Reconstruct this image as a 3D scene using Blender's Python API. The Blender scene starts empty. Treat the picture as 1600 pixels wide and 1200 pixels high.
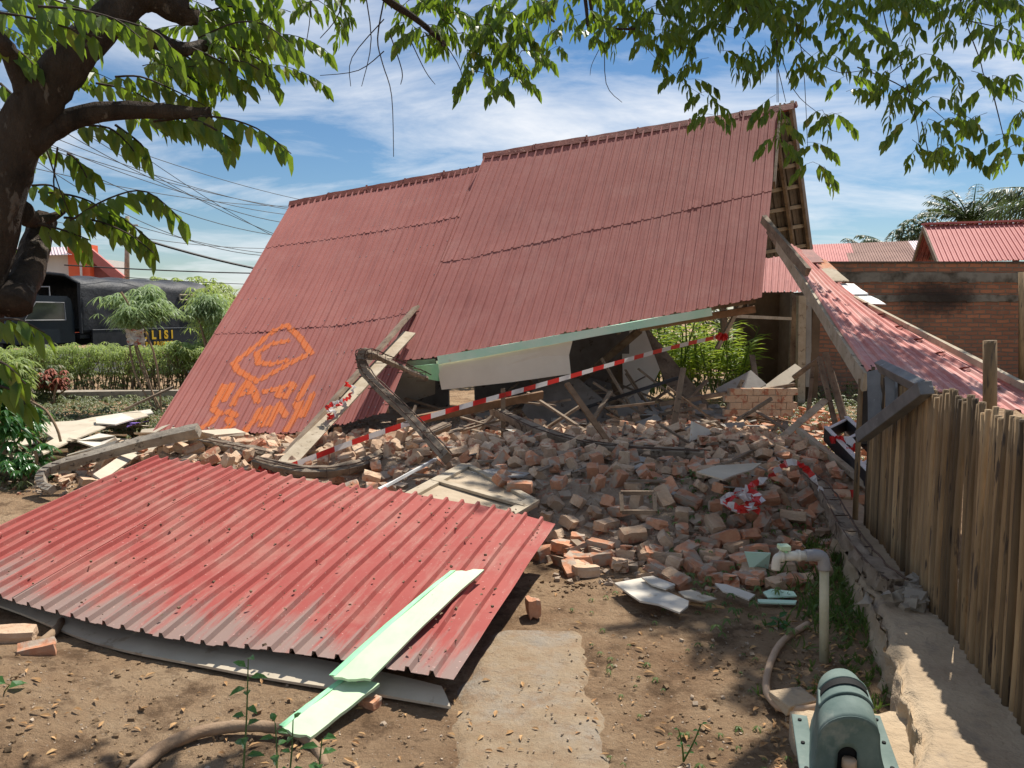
import bpy, bmesh, math, random
from mathutils import Vector, Matrix, noise
random.seed(7)
R = math.radians
V = Vector
SC = bpy.context.scene
COL = SC.collection

# ------------------------------------------------------------------ camera, sky, sun
PITCH = R(5.2)
CAMZ = 1.6
cam_d = bpy.data.cameras.new('camera'); cam = bpy.data.objects.new('camera', cam_d); COL.objects.link(cam)
cam.location = (0, 0, CAMZ); cam.rotation_euler = (R(90) - PITCH, 0, 0)
cam_d.lens = 27.0; cam_d.sensor_width = 36.0; cam_d.clip_start = 0.05; cam_d.clip_end = 5000
SC.camera = cam
SUN = V((0.289, 0.462, 0.839)).normalized()          # direction towards the sun
w = bpy.data.worlds.new('World'); SC.world = w; w.use_nodes = True
nt = w.node_tree; nt.nodes.clear()
out = nt.nodes.new('ShaderNodeOutputWorld'); bg = nt.nodes.new('ShaderNodeBackground')
sky = nt.nodes.new('ShaderNodeTexSky'); sky.sky_type = 'NISHITA'; sky.sun_disc = False
sky.sun_elevation = math.asin(SUN.z); sky.sun_rotation = math.atan2(SUN.x, SUN.y)
sky.air_density = 1.1; sky.dust_density = 0.15; sky.ozone_density = 4.5
tc = nt.nodes.new('ShaderNodeTexCoord')
# a cloud layer: the view direction is carried onto a high plane, so clouds stretch towards the horizon
sep = nt.nodes.new('ShaderNodeSeparateXYZ'); nt.links.new(tc.outputs['Generated'], sep.inputs[0])
def M(op, a, b=None, clamp=False):
    n = nt.nodes.new('ShaderNodeMath'); n.operation = op; n.use_clamp = clamp
    for i, q in enumerate((a, b)):
        if q is None: continue
        if isinstance(q, (int, float)): n.inputs[i].default_value = q
        else: nt.links.new(q, n.inputs[i])
    return n.outputs[0]
den = M('ADD', M('MAXIMUM', sep.outputs[2], 0.0), 0.16)
cx = M('DIVIDE', sep.outputs[0], den); cy = M('DIVIDE', sep.outputs[1], den)
cmb = nt.nodes.new('ShaderNodeCombineXYZ'); nt.links.new(cx, cmb.inputs[0]); nt.links.new(M('MULTIPLY', cy, 1.5), cmb.inputs[1])
def wn(scale, detail, rough, off, dist=0.0):
    mp = nt.nodes.new('ShaderNodeMapping'); mp.inputs['Location'].default_value = off; mp.inputs['Rotation'].default_value = (0, 0, R(14))
    nt.links.new(cmb.outputs[0], mp.inputs[0])
    n = nt.nodes.new('ShaderNodeTexNoise'); n.inputs['Scale'].default_value = scale; n.inputs['Detail'].default_value = detail
    n.inputs['Roughness'].default_value = rough; n.inputs['Distortion'].default_value = dist
    nt.links.new(mp.outputs[0], n.inputs['Vector']); return n.outputs['Fac']
n1 = wn(1.15, 9, 0.62, (3.1, 1.7, 0), 0.5); n2 = wn(0.55, 4, 0.5, (7.3, 2.2, 0))
cl = M('ADD', M('MULTIPLY', n1, 0.75), M('MULTIPLY', n2, 0.5))
cr = nt.nodes.new('ShaderNodeValToRGB'); cr.color_ramp.elements[0].position = 0.56; cr.color_ramp.elements[1].position = 0.80
cr.color_ramp.elements[0].color = (0, 0, 0, 1); cr.color_ramp.elements[1].color = (0.9, 0.9, 0.9, 1)
nt.links.new(cl, cr.inputs[0])
mix = nt.nodes.new('ShaderNodeMixRGB'); nt.links.new(cr.outputs[0], mix.inputs[0]); hs = nt.nodes.new('ShaderNodeHueSaturation'); hs.inputs['Saturation'].default_value = 1.16; nt.links.new(sky.outputs[0], hs.inputs['Color']); nt.links.new(hs.outputs[0], mix.inputs[1])
mix.inputs[2].default_value = (10.5, 10.8, 11.3, 1)
nt.links.new(mix.outputs[0], bg.inputs[0]); bg.inputs[1].default_value = 0.070
nt.links.new(bg.outputs[0], out.inputs[0])
sl = bpy.data.lights.new('sun', 'SUN'); sl.energy = 5.0; sl.angle = R(0.53); sl.color = (1.0, 0.95, 0.87)
so = bpy.data.objects.new('sun', sl); COL.objects.link(so); so.rotation_euler = SUN.to_track_quat('Z', 'Y').to_euler()
vs = SC.view_settings; vs.view_transform = 'Standard'; vs.look = 'None'; vs.exposure = 0.38; vs.gamma = 1.0; vs.use_curve_mapping = False
SC.cycles.max_bounces = 6; SC.cycles.transparent_max_bounces = 8
SC.cycles.use_adaptive_sampling = True

# ------------------------------------------------------------------ points: a ray of the photo carried to a real distance or height
SA, CA = math.sin(PITCH), math.cos(PITCH)
def ray(px, py):
    u = (px - 800) / 1200; v = (py - 600) / 1200
    return V((u, CA - v * SA, -SA - v * CA))
def P(px, py, Y):
    d = ray(px, py); return V((0, 0, CAMZ)) + d * (Y / d.y)
def G(px, py, z=0.0):
    d = ray(px, py); return V((0, 0, CAMZ)) + d * ((z - CAMZ) / d.z)
def PL(pts): return [P(*p) for p in pts]
def GL(pts, z=0.0): return [G(p[0], p[1], p[2] if len(p) > 2 else z) for p in pts]

# ------------------------------------------------------------------ materials
def nodes_of(name):
    m = bpy.data.materials.new(name); m.use_nodes = True
    t = m.node_tree; b = t.nodes['Principled BSDF']; return m, t, b
def N(t, typ, **kw):
    n = t.nodes.new(typ)
    for k, v in kw.items():
        if k in n.inputs.keys(): n.inputs[k].default_value = v
        else: setattr(n, k, v)
    return n
def tnoise(t, scale, detail=5, rough=0.6, stretch=None, off=(0, 0, 0), coord='Object', rot=(0, 0, 0)):
    c = t.nodes.new('ShaderNodeTexCoord'); mp = t.nodes.new('ShaderNodeMapping')
    mp.inputs['Scale'].default_value = stretch or (1, 1, 1); mp.inputs['Location'].default_value = off; mp.inputs['Rotation'].default_value = rot
    t.links.new(c.outputs[coord], mp.inputs[0])
    n = N(t, 'ShaderNodeTexNoise', Scale=scale, Detail=detail, Roughness=rough)
    t.links.new(mp.outputs[0], n.inputs['Vector']); return n.outputs['Fac']
def ramp(t, fac, stops):
    r = t.nodes.new('ShaderNodeValToRGB'); e = r.color_ramp.elements
    while len(e) < len(stops): e.new(0.5)
    for i, (p, c) in enumerate(stops):
        e[i].position = p; e[i].color = (c if len(c) == 4 else (*c, 1)) if not isinstance(c, (int, float)) else (c, c, c, 1)
    t.links.new(fac, r.inputs[0]); return r.outputs[0]
def mixc(t, fac, a, b, mode='MIX'):
    m = t.nodes.new('ShaderNodeMixRGB'); m.blend_type = mode
    for i, q in enumerate((fac, a, b)):
        if isinstance(q, (int, float)): m.inputs[i].default_value = q
        elif isinstance(q, tuple): m.inputs[i].default_value = (*q, 1)[:4]
        else: t.links.new(q, m.inputs[i])
    return m.outputs[0]
def bump(t, b, h, strength, dist):
    n = N(t, 'ShaderNodeBump', Strength=strength, Distance=dist); t.links.new(h, n.inputs['Height']); t.links.new(n.outputs[0], b.inputs['Normal'])
def mat(name, c1, c2, scale=6, rough=0.8, bs=0.3, bd=0.01, stretch=None, spots=None, spot_scale=30, spot_at=0.62, detail=6, rnd=0.0, metallic=0, rot=(0, 0, 0), spec=0.3, spot_w=0.05):
    m, t, b = nodes_of(name)
    f = tnoise(t, scale, detail, 0.65, stretch, rot=rot)
    c = ramp(t, f, [(0.32, c1), (0.68, c2)])
    if spots:
        f2 = tnoise(t, spot_scale, 4, 0.6, stretch, off=(5, 3, 1), rot=rot)
        c = mixc(t, ramp(t, f2, [(spot_at, 0), (spot_at + spot_w, 1)]), c, spots)
    if rnd:
        oi = t.nodes.new('ShaderNodeObjectInfo')
        mul = N(t, 'ShaderNodeMapRange'); t.links.new(oi.outputs['Random'], mul.inputs[0])
        mul.inputs[3].default_value = 1 - rnd; mul.inputs[4].default_value = 1 + rnd
        hsv = t.nodes.new('ShaderNodeHueSaturation'); t.links.new(mul.outputs[0], hsv.inputs['Value']); t.links.new(c, hsv.inputs['Color']); c = hsv.outputs[0]
    t.links.new(c, b.inputs['Base Color']); b.inputs['Roughness'].default_value = rough; b.inputs['Metallic'].default_value = metallic
    b.inputs['Specular IOR Level'].default_value = spec
    if bs: bump(t, b, tnoise(t, scale * 5, 5, 0.7, stretch, rot=rot), bs, bd)
    return m
def leafmat(name, c1, c2, trans, scale=3, tr=0.45, rough=0.45, yellow=None):
    m, t, b = nodes_of(name)
    f = tnoise(t, scale, 3, 0.5); c = ramp(t, f, [(0.35, c1), (0.65, c2)])
    if yellow:
        g = t.nodes.new('ShaderNodeNewGeometry')
        c = mixc(t, ramp(t, g.outputs['Random Per Island'], [(0.965, 0), (0.975, .8)]), c, yellow)
        hsv = t.nodes.new('ShaderNodeHueSaturation'); mr = N(t, 'ShaderNodeMapRange'); mr.inputs[3].default_value = .7; mr.inputs[4].default_value = 1.25
        t.links.new(g.outputs['Random Per Island'], mr.inputs[0]); t.links.new(mr.outputs[0], hsv.inputs['Value']); t.links.new(c, hsv.inputs['Color']); c = hsv.outputs[0]
    t.links.new(c, b.inputs['Base Color']); b.inputs['Roughness'].default_value = rough; b.inputs['Specular IOR Level'].default_value = 0.35
    tl = N(t, 'ShaderNodeBsdfTranslucent'); tl.inputs['Color'].default_value = (*trans, 1)
    mx = N(t, 'ShaderNodeMixShader'); mx.inputs[0].default_value = tr
    t.links.new(b.outputs[0], mx.inputs[1]); t.links.new(tl.outputs[0], mx.inputs[2])
    t.links.new(mx.outputs[0], t.nodes['Material Output'].inputs['Surface']); return m

MAT = {}
def metal_red(name, c1, c2, dirt, dirt_amt, streak, streak_amt, spots=(0.75, 0.6, 0.55), spot_at=0.66, spot_scale=42, edge=None):
    m, t, b = nodes_of(name)
    c = ramp(t, tnoise(t, 1.3, 5, 0.6), [(0.3, c1), (0.7, c2)])
    st = tnoise(t, 2.2, 8, 0.68, (1, 1, 1), off=(2, 7, 1))
    c = mixc(t, ramp(t, st, [(0.5, 0), (0.68, dirt_amt)]), c, dirt)
    # streaks that run down the ribs
    ax = t.nodes.new('ShaderNodeAttribute'); ax.attribute_name = 'across'; ay = t.nodes.new('ShaderNodeAttribute'); ay.attribute_name = 'down'
    cm = t.nodes.new('ShaderNodeCombineXYZ'); t.links.new(ax.outputs['Fac'], cm.inputs[0])
    dm = N(t, 'ShaderNodeMath'); dm.operation = 'MULTIPLY'; dm.inputs[1].default_value = 0.22; t.links.new(ay.outputs['Fac'], dm.inputs[0]); t.links.new(dm.outputs[0], cm.inputs[1])
    n = N(t, 'ShaderNodeTexNoise', Scale=1.9, Detail=7, Roughness=0.65); t.links.new(cm.outputs[0], n.inputs['Vector'])
    c = mixc(t, ramp(t, n.outputs['Fac'], [(0.50, 0), (0.68, streak_amt)]), c, streak)
    if edge:
        ad = N(t, 'ShaderNodeMath'); ad.operation = 'MULTIPLY_ADD'; ad.inputs[1].default_value = 0.13; t.links.new(ay.outputs['Fac'], ad.inputs[0]); ad.inputs[2].default_value = -0.98
        n2 = N(t, 'ShaderNodeTexNoise', Scale=1.3, Detail=6, Roughness=0.7); t.links.new(cm.outputs[0], n2.inputs['Vector'])
        sm = N(t, 'ShaderNodeMath'); sm.operation = 'ADD'; t.links.new(ad.outputs[0], sm.inputs[0]); t.links.new(n2.outputs['Fac'], sm.inputs[1])
        c = mixc(t, ramp(t, sm.outputs[0], [(0.58, 0), (0.76, 0.85)]), c, edge)
    s = tnoise(t, spot_scale, 3, 0.6, off=(1, 1, 6)); c = mixc(t, ramp(t, s, [(spot_at, 0), (spot_at + .04, 0.7)]), c, spots)
    t.links.new(c, b.inputs['Base Color']); b.inputs['Roughness'].default_value = 0.78; b.inputs['Specular IOR Level'].default_value = 0.2
    bump(t, b, tnoise(t, 5, 5, 0.6), 0.22, 0.015); return m
MAT['roof'] = metal_red('weathered red roof sheet', (0.375, 0.138, 0.118), (0.42, 0.165, 0.14), (0.44, 0.21, 0.18), 0.5, (0.27, 0.095, 0.085), 0.6, (0.7, 0.5, 0.45), 0.76, 30)
MAT['sheet'] = metal_red('dusty red roof sheet', (0.325, 0.070, 0.060), (0.375, 0.10, 0.082), (0.40, 0.21, 0.165), 0.55, (0.42, 0.25, 0.20), 0.5, (0.62, 0.38, 0.33), 0.67, 60, (0.27, 0.21, 0.18))
MAT['frag'] = metal_red('pale red roof sheet', (0.52, 0.20, 0.17), (0.62, 0.29, 0.245), (0.64, 0.44, 0.38), 0.6, (0.64, 0.46, 0.40), 0.8, (0.8, 0.6, 0.55), 0.72, 50)
MAT['rust'] = mat('rusty ridge metal', (0.16, 0.035, 0.025), (0.30, 0.09, 0.06), 9, 0.7, 0.4, spots=(0.40, 0.2, 0.15), spot_scale=14)
MAT['under'] = mat('roof underside', (0.10, 0.085, 0.07), (0.20, 0.17, 0.14), 4, 0.7, 0.2)
MAT['spray'] = None
def spraymat():
    m, t, b = nodes_of('orange spray paint')
    b.inputs['Base Color'].default_value = (0.74, 0.20, 0.05, 1); b.inputs['Roughness'].default_value = 0.6
    at = t.nodes.new('ShaderNodeAttribute'); at.attribute_name = 'fade'
    n = tnoise(t, 7, 6, 0.8)
    s = N(t, 'ShaderNodeMath'); s.operation = 'ADD'; t.links.new(at.outputs['Fac'], s.inputs[0]); t.links.new(n, s.inputs[1])
    a = ramp(t, s.outputs[0], [(0.64, 0), (1.34, 0.84)]); t.links.new(a, b.inputs['Alpha']); return m
MAT['spray'] = spraymat()
MAT['brick'] = mat('clay brick', (0.44, 0.165, 0.08), (0.60, 0.32, 0.19), 7, 0.9, 0.6, 0.008, spots=(0.42, 0.33, 0.25), spot_scale=9, spot_at=0.50, spot_w=0.12, rnd=0.28)
MAT['mortar'] = mat('mortar covered brick', (0.46, 0.29, 0.18), (0.60, 0.45, 0.31), 7, 0.95, 0.8, 0.012, spots=(0.40, 0.17, 0.10), spot_scale=7, spot_at=0.55, rnd=0.25)
MAT['chips'] = mat('mortar crumbs', (0.26, 0.19, 0.13), (0.46, 0.36, 0.27), 5, 0.95, 0.7, 0.01, spots=(0.38, 0.17, 0.10), spot_scale=6, spot_at=0.56)
MAT['conc'] = mat('old concrete', (0.24, 0.20, 0.155), (0.40, 0.345, 0.27), 5, 0.9, 0.7, 0.015, spots=(0.13, 0.11, 0.085), spot_scale=10, spot_at=0.60)
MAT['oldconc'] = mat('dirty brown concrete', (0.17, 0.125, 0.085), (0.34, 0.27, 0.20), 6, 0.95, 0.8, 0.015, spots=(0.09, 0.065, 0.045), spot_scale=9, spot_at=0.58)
MAT['found'] = mat('rough foundation concrete', (0.34, 0.25, 0.16), (0.50, 0.385, 0.255), 2.2, 0.95, 1.0, 0.025, spots=(0.21, 0.17, 0.13), spot_scale=5, spot_at=0.56, spot_w=.15)
MAT['wood'] = mat('weathered timber', (0.13, 0.09, 0.06), (0.30, 0.225, 0.155), 5, 0.85, 0.4, 0.006, (1, 1, 1), spots=(0.09, 0.065, 0.045), spot_scale=14)
MAT['pale'] = mat('pale timber', (0.34, 0.27, 0.18), (0.50, 0.42, 0.31), 6, 0.85, 0.3, 0.005, spots=(0.2, 0.15, 0.1), spot_scale=16)
MAT['brownwood'] = mat('brown timber', (0.16, 0.085, 0.04), (0.28, 0.16, 0.085), 7, 0.8, 0.3, 0.005)
MAT['board'] = mat('cream ceiling board', (0.46, 0.39, 0.29), (0.58, 0.50, 0.38), 3, 0.85, 0.2, 0.004, spots=(0.40, 0.32, 0.23), spot_scale=8, spot_at=0.62)
MAT['whiteboard'] = mat('white ceiling board', (0.56, 0.50, 0.41), (0.68, 0.62, 0.52), 3, 0.85, 0.2, 0.004, spots=(0.5, 0.42, 0.32), spot_scale=9, spot_at=0.64)
MAT['shadewall'] = mat('shade darkened plaster', (0.09, 0.075, 0.06), (0.19, 0.165, 0.14), 2, 0.95, 0.4, spots=(0.06, 0.045, 0.035), spot_scale=6)  # plaster colour darkened to stand in for shade inside the ruin
MAT['cream'] = mat('cream painted panel', (0.64, 0.55, 0.43), (0.72, 0.63, 0.50), 2, 0.7, 0.1, 0.003)
MAT['plaster'] = mat('grey plaster', (0.27, 0.25, 0.22), (0.38, 0.35, 0.31), 2, 0.9, 0.4, 0.01, spots=(0.2, 0.14, 0.1), spot_scale=5)
MAT['green'] = mat('pale green fascia paint', (0.46, 0.76, 0.56), (0.70, 0.84, 0.68), 1.6, 0.6, 0.15, 0.003, spots=(0.60, 0.62, 0.45), spot_scale=20, spot_at=0.66)
MAT['mint'] = mat('faded mint paint', (0.47, 0.65, 0.40), (0.60, 0.72, 0.49), 4, 0.6, 0.15, 0.003, spots=(0.34, 0.42, 0.27), spot_scale=26, spot_at=0.70)
MAT['minttrim'] = mat('mint paint edge', (0.27, 0.68, 0.36), (0.42, 0.74, 0.46), 5, 0.6, 0.1)
MAT['dark'] = mat('black painted timber', (0.012, 0.012, 0.013), (0.03, 0.03, 0.032), 5, 0.5, 0.1)
MAT['white'] = mat('white painted edge', (0.62, 0.60, 0.56), (0.78, 0.76, 0.72), 8, 0.6, 0.1)
MAT['greyframe'] = mat('grey painted frame', (0.09, 0.092, 0.092), (0.20, 0.20, 0.195), 4, 0.45, 0.2, spots=(0.4, 0.4, 0.38), spot_scale=12, spot_at=0.66)
MAT['bamboo'] = mat('weathered bamboo', (0.125, 0.08, 0.04), (0.33, 0.225, 0.12), 4, 0.75, 0.4, 0.004, (3, 3, 0.35), spots=(0.07, 0.05, 0.035), spot_scale=12, spot_at=0.60, rnd=0.62)
MAT['pvc'] = mat('yellowed pvc', (0.42, 0.38, 0.24), (0.56, 0.52, 0.36), 9, 0.5, 0.1, 0.003, spots=(0.22, 0.2, 0.1), spot_scale=20)
MAT['pvcgrey'] = mat('grey pvc', (0.26, 0.25, 0.25), (0.36, 0.35, 0.34), 9, 0.45, 0.1, 0.003)
MAT['pvcwhite'] = mat('cream pvc', (0.55, 0.52, 0.44), (0.68, 0.65, 0.56), 9, 0.45, 0.1, 0.003)
MAT['hose'] = mat('dusty hose', (0.40, 0.27, 0.17), (0.52, 0.37, 0.25), 9, 0.7, 0.2, 0.004)
MAT['teal'] = mat('faded teal plastic', (0.085, 0.13, 0.115), (0.165, 0.215, 0.19), 7, 0.75, 0.15, 0.003, spots=(0.25, 0.27, 0.23), spot_scale=9, spot_at=0.58, spot_w=.2)
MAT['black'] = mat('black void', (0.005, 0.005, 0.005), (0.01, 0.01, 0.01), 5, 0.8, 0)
MAT['rebar'] = mat('rusty rebar', (0.06, 0.04, 0.03), (0.14, 0.08, 0.05), 9, 0.8, 0.2)
MAT['bark'] = mat('rough bark', (0.022, 0.015, 0.010), (0.10, 0.07, 0.048), 9, 0.95, 1.0, 0.05, (1, 1, .35), spots=(0.17, 0.14, 0.11), spot_scale=16, spot_at=0.60)
MAT['twig'] = mat('dark twig', (0.03, 0.02, 0.014), (0.07, 0.05, 0.035), 9, 0.9, 0.2)
MAT['root'] = mat('dusty root', (0.20, 0.13, 0.08), (0.34, 0.235, 0.15), 8, 0.95, 0.6, 0.01)
MAT['leaf'] = leafmat('tree leaf', (0.04, 0.085, 0.015), (0.085, 0.15, 0.028), (0.28, 0.42, 0.03), tr=.42, yellow=(0.20, 0.15, 0.03))
MAT['hedge'] = leafmat('hedge leaf', (0.20, 0.27, 0.08), (0.32, 0.38, 0.14), (0.48, 0.60, 0.14), tr=0.4, yellow=(0.36, 0.34, 0.12))
MAT['feather'] = leafmat('grey green leaf', (0.22, 0.31, 0.14), (0.36, 0.45, 0.24), (0.42, 0.56, 0.2), tr=0.35)
MAT['under_g'] = leafmat('undergrowth leaf', (0.08, 0.11, 0.035), (0.20, 0.20, 0.08), (0.14, 0.19, 0.04), tr=0.3, yellow=(0.22, 0.16, 0.08))
MAT['ginger'] = leafmat('bright ginger leaf', (0.16, 0.26, 0.03), (0.28, 0.38, 0.06), (0.5, 0.62, 0.06), tr=0.45)
MAT['seedling'] = leafmat('glossy seedling leaf', (0.03, 0.11, 0.03), (0.07, 0.17, 0.05), (0.15, 0.32, 0.05), tr=0.35, rough=0.3)
MAT['grass'] = leafmat('grass blade', (0.07, 0.13, 0.03), (0.14, 0.19, 0.05), (0.2, 0.3, 0.05), tr=0.35)
MAT['palm'] = leafmat('palm frond', (0.045, 0.075, 0.035), (0.10, 0.135, 0.07), (0.12, 0.18, 0.05), tr=0.25)
MAT['dry'] = mat('dry leaf', (0.34, 0.17, 0.07), (0.55, 0.36, 0.17), 20, 0.8, 0)
MAT['canvas'] = mat('black truck canvas', (0.018, 0.018, 0.019), (0.04, 0.04, 0.042), 1.3, 0.55, 0.5, 0.06, detail=3)
MAT['cab'] = mat('dark navy truck paint', (0.012, 0.017, 0.024), (0.02, 0.027, 0.036), 2, 0.35, 0)
MAT['glass'] = mat('dark glass', (0.03, 0.035, 0.035), (0.05, 0.055, 0.05), 1, 0.08, 0, spec=0.6)
MAT['yellow'] = mat('yellow lettering', (0.75, 0.42, 0.02), (0.8, 0.48, 0.03), 3, 0.6, 0)
MAT['blue'] = mat('blue beacon', (0.01, 0.03, 0.16), (0.02, 0.05, 0.22), 3, 0.2, 0)
MAT['tyre'] = mat('rubber', (0.015, 0.015, 0.015), (0.03, 0.03, 0.03), 6, 0.8, 0)
MAT['wallwhite'] = mat('white house wall', (0.62, 0.60, 0.56), (0.70, 0.68, 0.64), 1, 0.8, 0.05)
MAT['orange'] = mat('orange red column paint', (0.72, 0.12, 0.05), (0.78, 0.15, 0.06), 1, 0.6, 0)
MAT['farred'] = mat('far red roof', (0.44, 0.13, 0.115), (0.52, 0.18, 0.155), 1.5, 0.7, 0)
MAT['farrust'] = mat('far rusty roof', (0.24, 0.13, 0.10), (0.34, 0.20, 0.155), 1.2, 0.8, 0)
MAT['farpink'] = mat('far bleached roof', (0.62, 0.50, 0.52), (0.70, 0.58, 0.58), 1.2, 0.6, 0)
MAT['wire'] = mat('black cable', (0.01, 0.01, 0.012), (0.02, 0.02, 0.022), 2, 0.6, 0)
MAT['purple'] = mat('purple plastic', (0.22, 0.10, 0.50), (0.34, 0.20, 0.66), 9, 0.35, 0.4, 0.02)
MAT['plasticbag'] = mat('pale plastic bag', (0.5, 0.42, 0.34), (0.65, 0.58, 0.5), 12, 0.5, 0.4, 0.02, spots=(0.5, 0.08, 0.05), spot_scale=8, spot_at=.58)

def soot(t, col):
    """a smoke stain with a ragged outline round one spot of the wall"""
    g_ = t.nodes.new('ShaderNodeNewGeometry'); c = P(1462, 462, 15.0)
    a = N(t, 'ShaderNodeVectorMath'); a.operation = 'SUBTRACT'; t.links.new(g_.outputs['Position'], a.inputs[0]); a.inputs[1].default_value = c
    m_ = N(t, 'ShaderNodeVectorMath'); m_.operation = 'MULTIPLY'; t.links.new(a.outputs[0], m_.inputs[0]); m_.inputs[1].default_value = (1.0, 0, 1.9)
    l = N(t, 'ShaderNodeVectorMath'); l.operation = 'LENGTH'; t.links.new(m_.outputs[0], l.inputs[0])
    f = tnoise(t, 1.6, 8, 0.75, off=(1, 9, 2)); k = N(t, 'ShaderNodeMath'); k.operation = 'MULTIPLY_ADD'; t.links.new(f, k.inputs[0]); k.inputs[1].default_value = 1.6; t.links.new(l.outputs['Value'], k.inputs[2])
    return mixc(t, ramp(t, k.outputs[0], [(0.0, 0), (0.60, 0), (1.0, 0)]) if False else ramp(t, mr(t, k.outputs[0], 0.95, 1.65), [(0.0, 0.95), (0.45, 0.75), (1.0, 0.0)]), col, (0.03, 0.022, 0.017))
def mr(t, v, a, b):
    n = N(t, 'ShaderNodeMapRange'); t.links.new(v, n.inputs[0]); n.inputs[1].default_value = a; n.inputs[2].default_value = b; return n.outputs[0]
def brickwall_mat():
    m, t, b = nodes_of('old brick masonry')
    c = t.nodes.new('ShaderNodeTexCoord'); mp = t.nodes.new('ShaderNodeMapping'); mp.inputs['Rotation'].default_value = (R(90), 0, 0)
    t.links.new(c.outputs['Object'], mp.inputs[0])
    ns = N(t, 'ShaderNodeTexNoise', Scale=3.0, Detail=4); t.links.new(mp.outputs[0], ns.inputs['Vector'])
    vm = N(t, 'ShaderNodeVectorMath'); vm.operation = 'MULTIPLY_ADD'; t.links.new(ns.outputs['Color'], vm.inputs[0]); vm.inputs[1].default_value = (0.075, 0.075, 0.075); t.links.new(mp.outputs[0], vm.inputs[2])
    br = N(t, 'ShaderNodeTexBrick'); t.links.new(vm.outputs[0], br.inputs['Vector'])
    br.inputs['Scale'].default_value = 1; br.inputs['Brick Width'].default_value = 0.24; br.inputs['Row Height'].default_value = 0.082
    br.inputs['Mortar Size'].default_value = 0.012; br.inputs['Mortar Smooth'].default_value = 0.3
    br.inputs['Color1'].default_value = (0.43, 0.175, 0.09, 1); br.inputs['Color2'].default_value = (0.25, 0.115, 0.07, 1); br.inputs['Mortar'].default_value = (0.20, 0.155, 0.11, 1)
    f = tnoise(t, 1.2, 6, 0.7, off=(3, 3, 3)); col = mixc(t, ramp(t, f, [(0.48, 0), (0.66, 0.8)]), br.outputs['Color'], (0.14, 0.10, 0.075))
    f2 = tnoise(t, 3.5, 5, 0.7, off=(8, 3, 3)); col = mixc(t, ramp(t, f2, [(0.58, 0), (0.7, 0.6)]), col, (0.36, 0.24, 0.16))
    col = soot(t, col)
    t.links.new(col, b.inputs['Base Color']); b.inputs['Roughness'].default_value = 0.95
    inv = N(t, 'ShaderNodeMath'); inv.operation = 'SUBTRACT'; inv.inputs[0].default_value = 1; t.links.new(br.outputs['Fac'], inv.inputs[1])
    bump(t, b, inv.outputs[0], 0.9, 0.02); return m
MAT['brickwall'] = brickwall_mat()
def tape_mat():
    m, t, b = nodes_of('red and white barrier tape')
    at = t.nodes.new('ShaderNodeAttribute'); at.attribute_name = 'along'
    md = N(t, 'ShaderNodeMath'); md.operation = 'FRACT'; t.links.new(at.outputs['Fac'], md.inputs[0])
    gt = N(t, 'ShaderNodeMath'); gt.operation = 'GREATER_THAN'; gt.inputs[1].default_value = 0.5; t.links.new(md.outputs[0], gt.inputs[0])
    c = mixc(t, gt.outputs[0], (0.66, 0.04, 0.035), (0.70, 0.68, 0.66)); t.links.new(c, b.inputs['Base Color'])
    b.inputs['Roughness'].default_value = 0.35
    tl = N(t, 'ShaderNodeBsdfTranslucent'); t.links.new(c, tl.inputs['Color']); mx = N(t, 'ShaderNodeMixShader'); mx.inputs[0].default_value = 0.3
    t.links.new(b.outputs[0], mx.inputs[1]); t.links.new(tl.outputs[0], mx.inputs[2]); t.links.new(mx.outputs[0], t.nodes['Material Output'].inputs['Surface'])
    return m
MAT['tape'] = tape_mat()
def ground_mat():
    m, t, b = nodes_of('trodden dirt')
    c = ramp(t, tnoise(t, 1.1, 8, 0.7), [(0.34, (0.26, 0.155, 0.085)), (0.5, (0.40, 0.265, 0.155)), (0.66, (0.50, 0.355, 0.22))])
    f = tnoise(t, 3.7, 8, 0.72, off=(4, 1, 0)); c = mixc(t, ramp(t, f, [(0.50, 0), (0.62, 0.85)]), c, (0.15, 0.09, 0.05))
    f = tnoise(t, 60, 3, 0.6, off=(2, 1, 0)); c = mixc(t, ramp(t, f, [(0.66, 0), (0.70, 0.7)]), c, (0.55, 0.45, 0.34))
    f = tnoise(t, 26, 4, 0.7, off=(7, 1, 0)); c = mixc(t, ramp(t, f, [(0.58, 0), (0.68, 0.7)]), c, (0.13, 0.085, 0.05))
    t.links.new(c, b.inputs['Base Color']); b.inputs['Roughness'].default_value = 0.97; b.inputs['Specular IOR Level'].default_value = 0.15
    bump(t, b, tnoise(t, 11, 10, 0.78), 1.0, 0.06); return m
MAT['ground'] = ground_mat()
def path_mat():
    m, t, b = nodes_of('worn concrete path')
    c = ramp(t, tnoise(t, 2.1, 8, 0.7), [(0.36, (0.32, 0.225, 0.135)), (0.5, (0.37, 0.28, 0.185)), (0.64, (0.33, 0.285, 0.23))])
    f = tnoise(t, 9, 8, 0.78, off=(4, 1, 0)); c = mixc(t, ramp(t, f, [(0.47, 0), (0.60, 0.75)]), c, (0.30, 0.20, 0.12))
    f = tnoise(t, 40, 4, 0.7, off=(1, 1, 0)); c = mixc(t, ramp(t, f, [(0.60, 0), (0.68, 0.6)]), c, (0.17, 0.12, 0.075))
    t.links.new(c, b.inputs['Base Color']); b.inputs['Roughness'].default_value = 0.95; b.inputs['Specular IOR Level'].default_value = 0.15
    bump(t, b, tnoise(t, 14, 10, 0.75), 0.9, 0.03)
    return m
MAT['path'] = path_mat()

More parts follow.
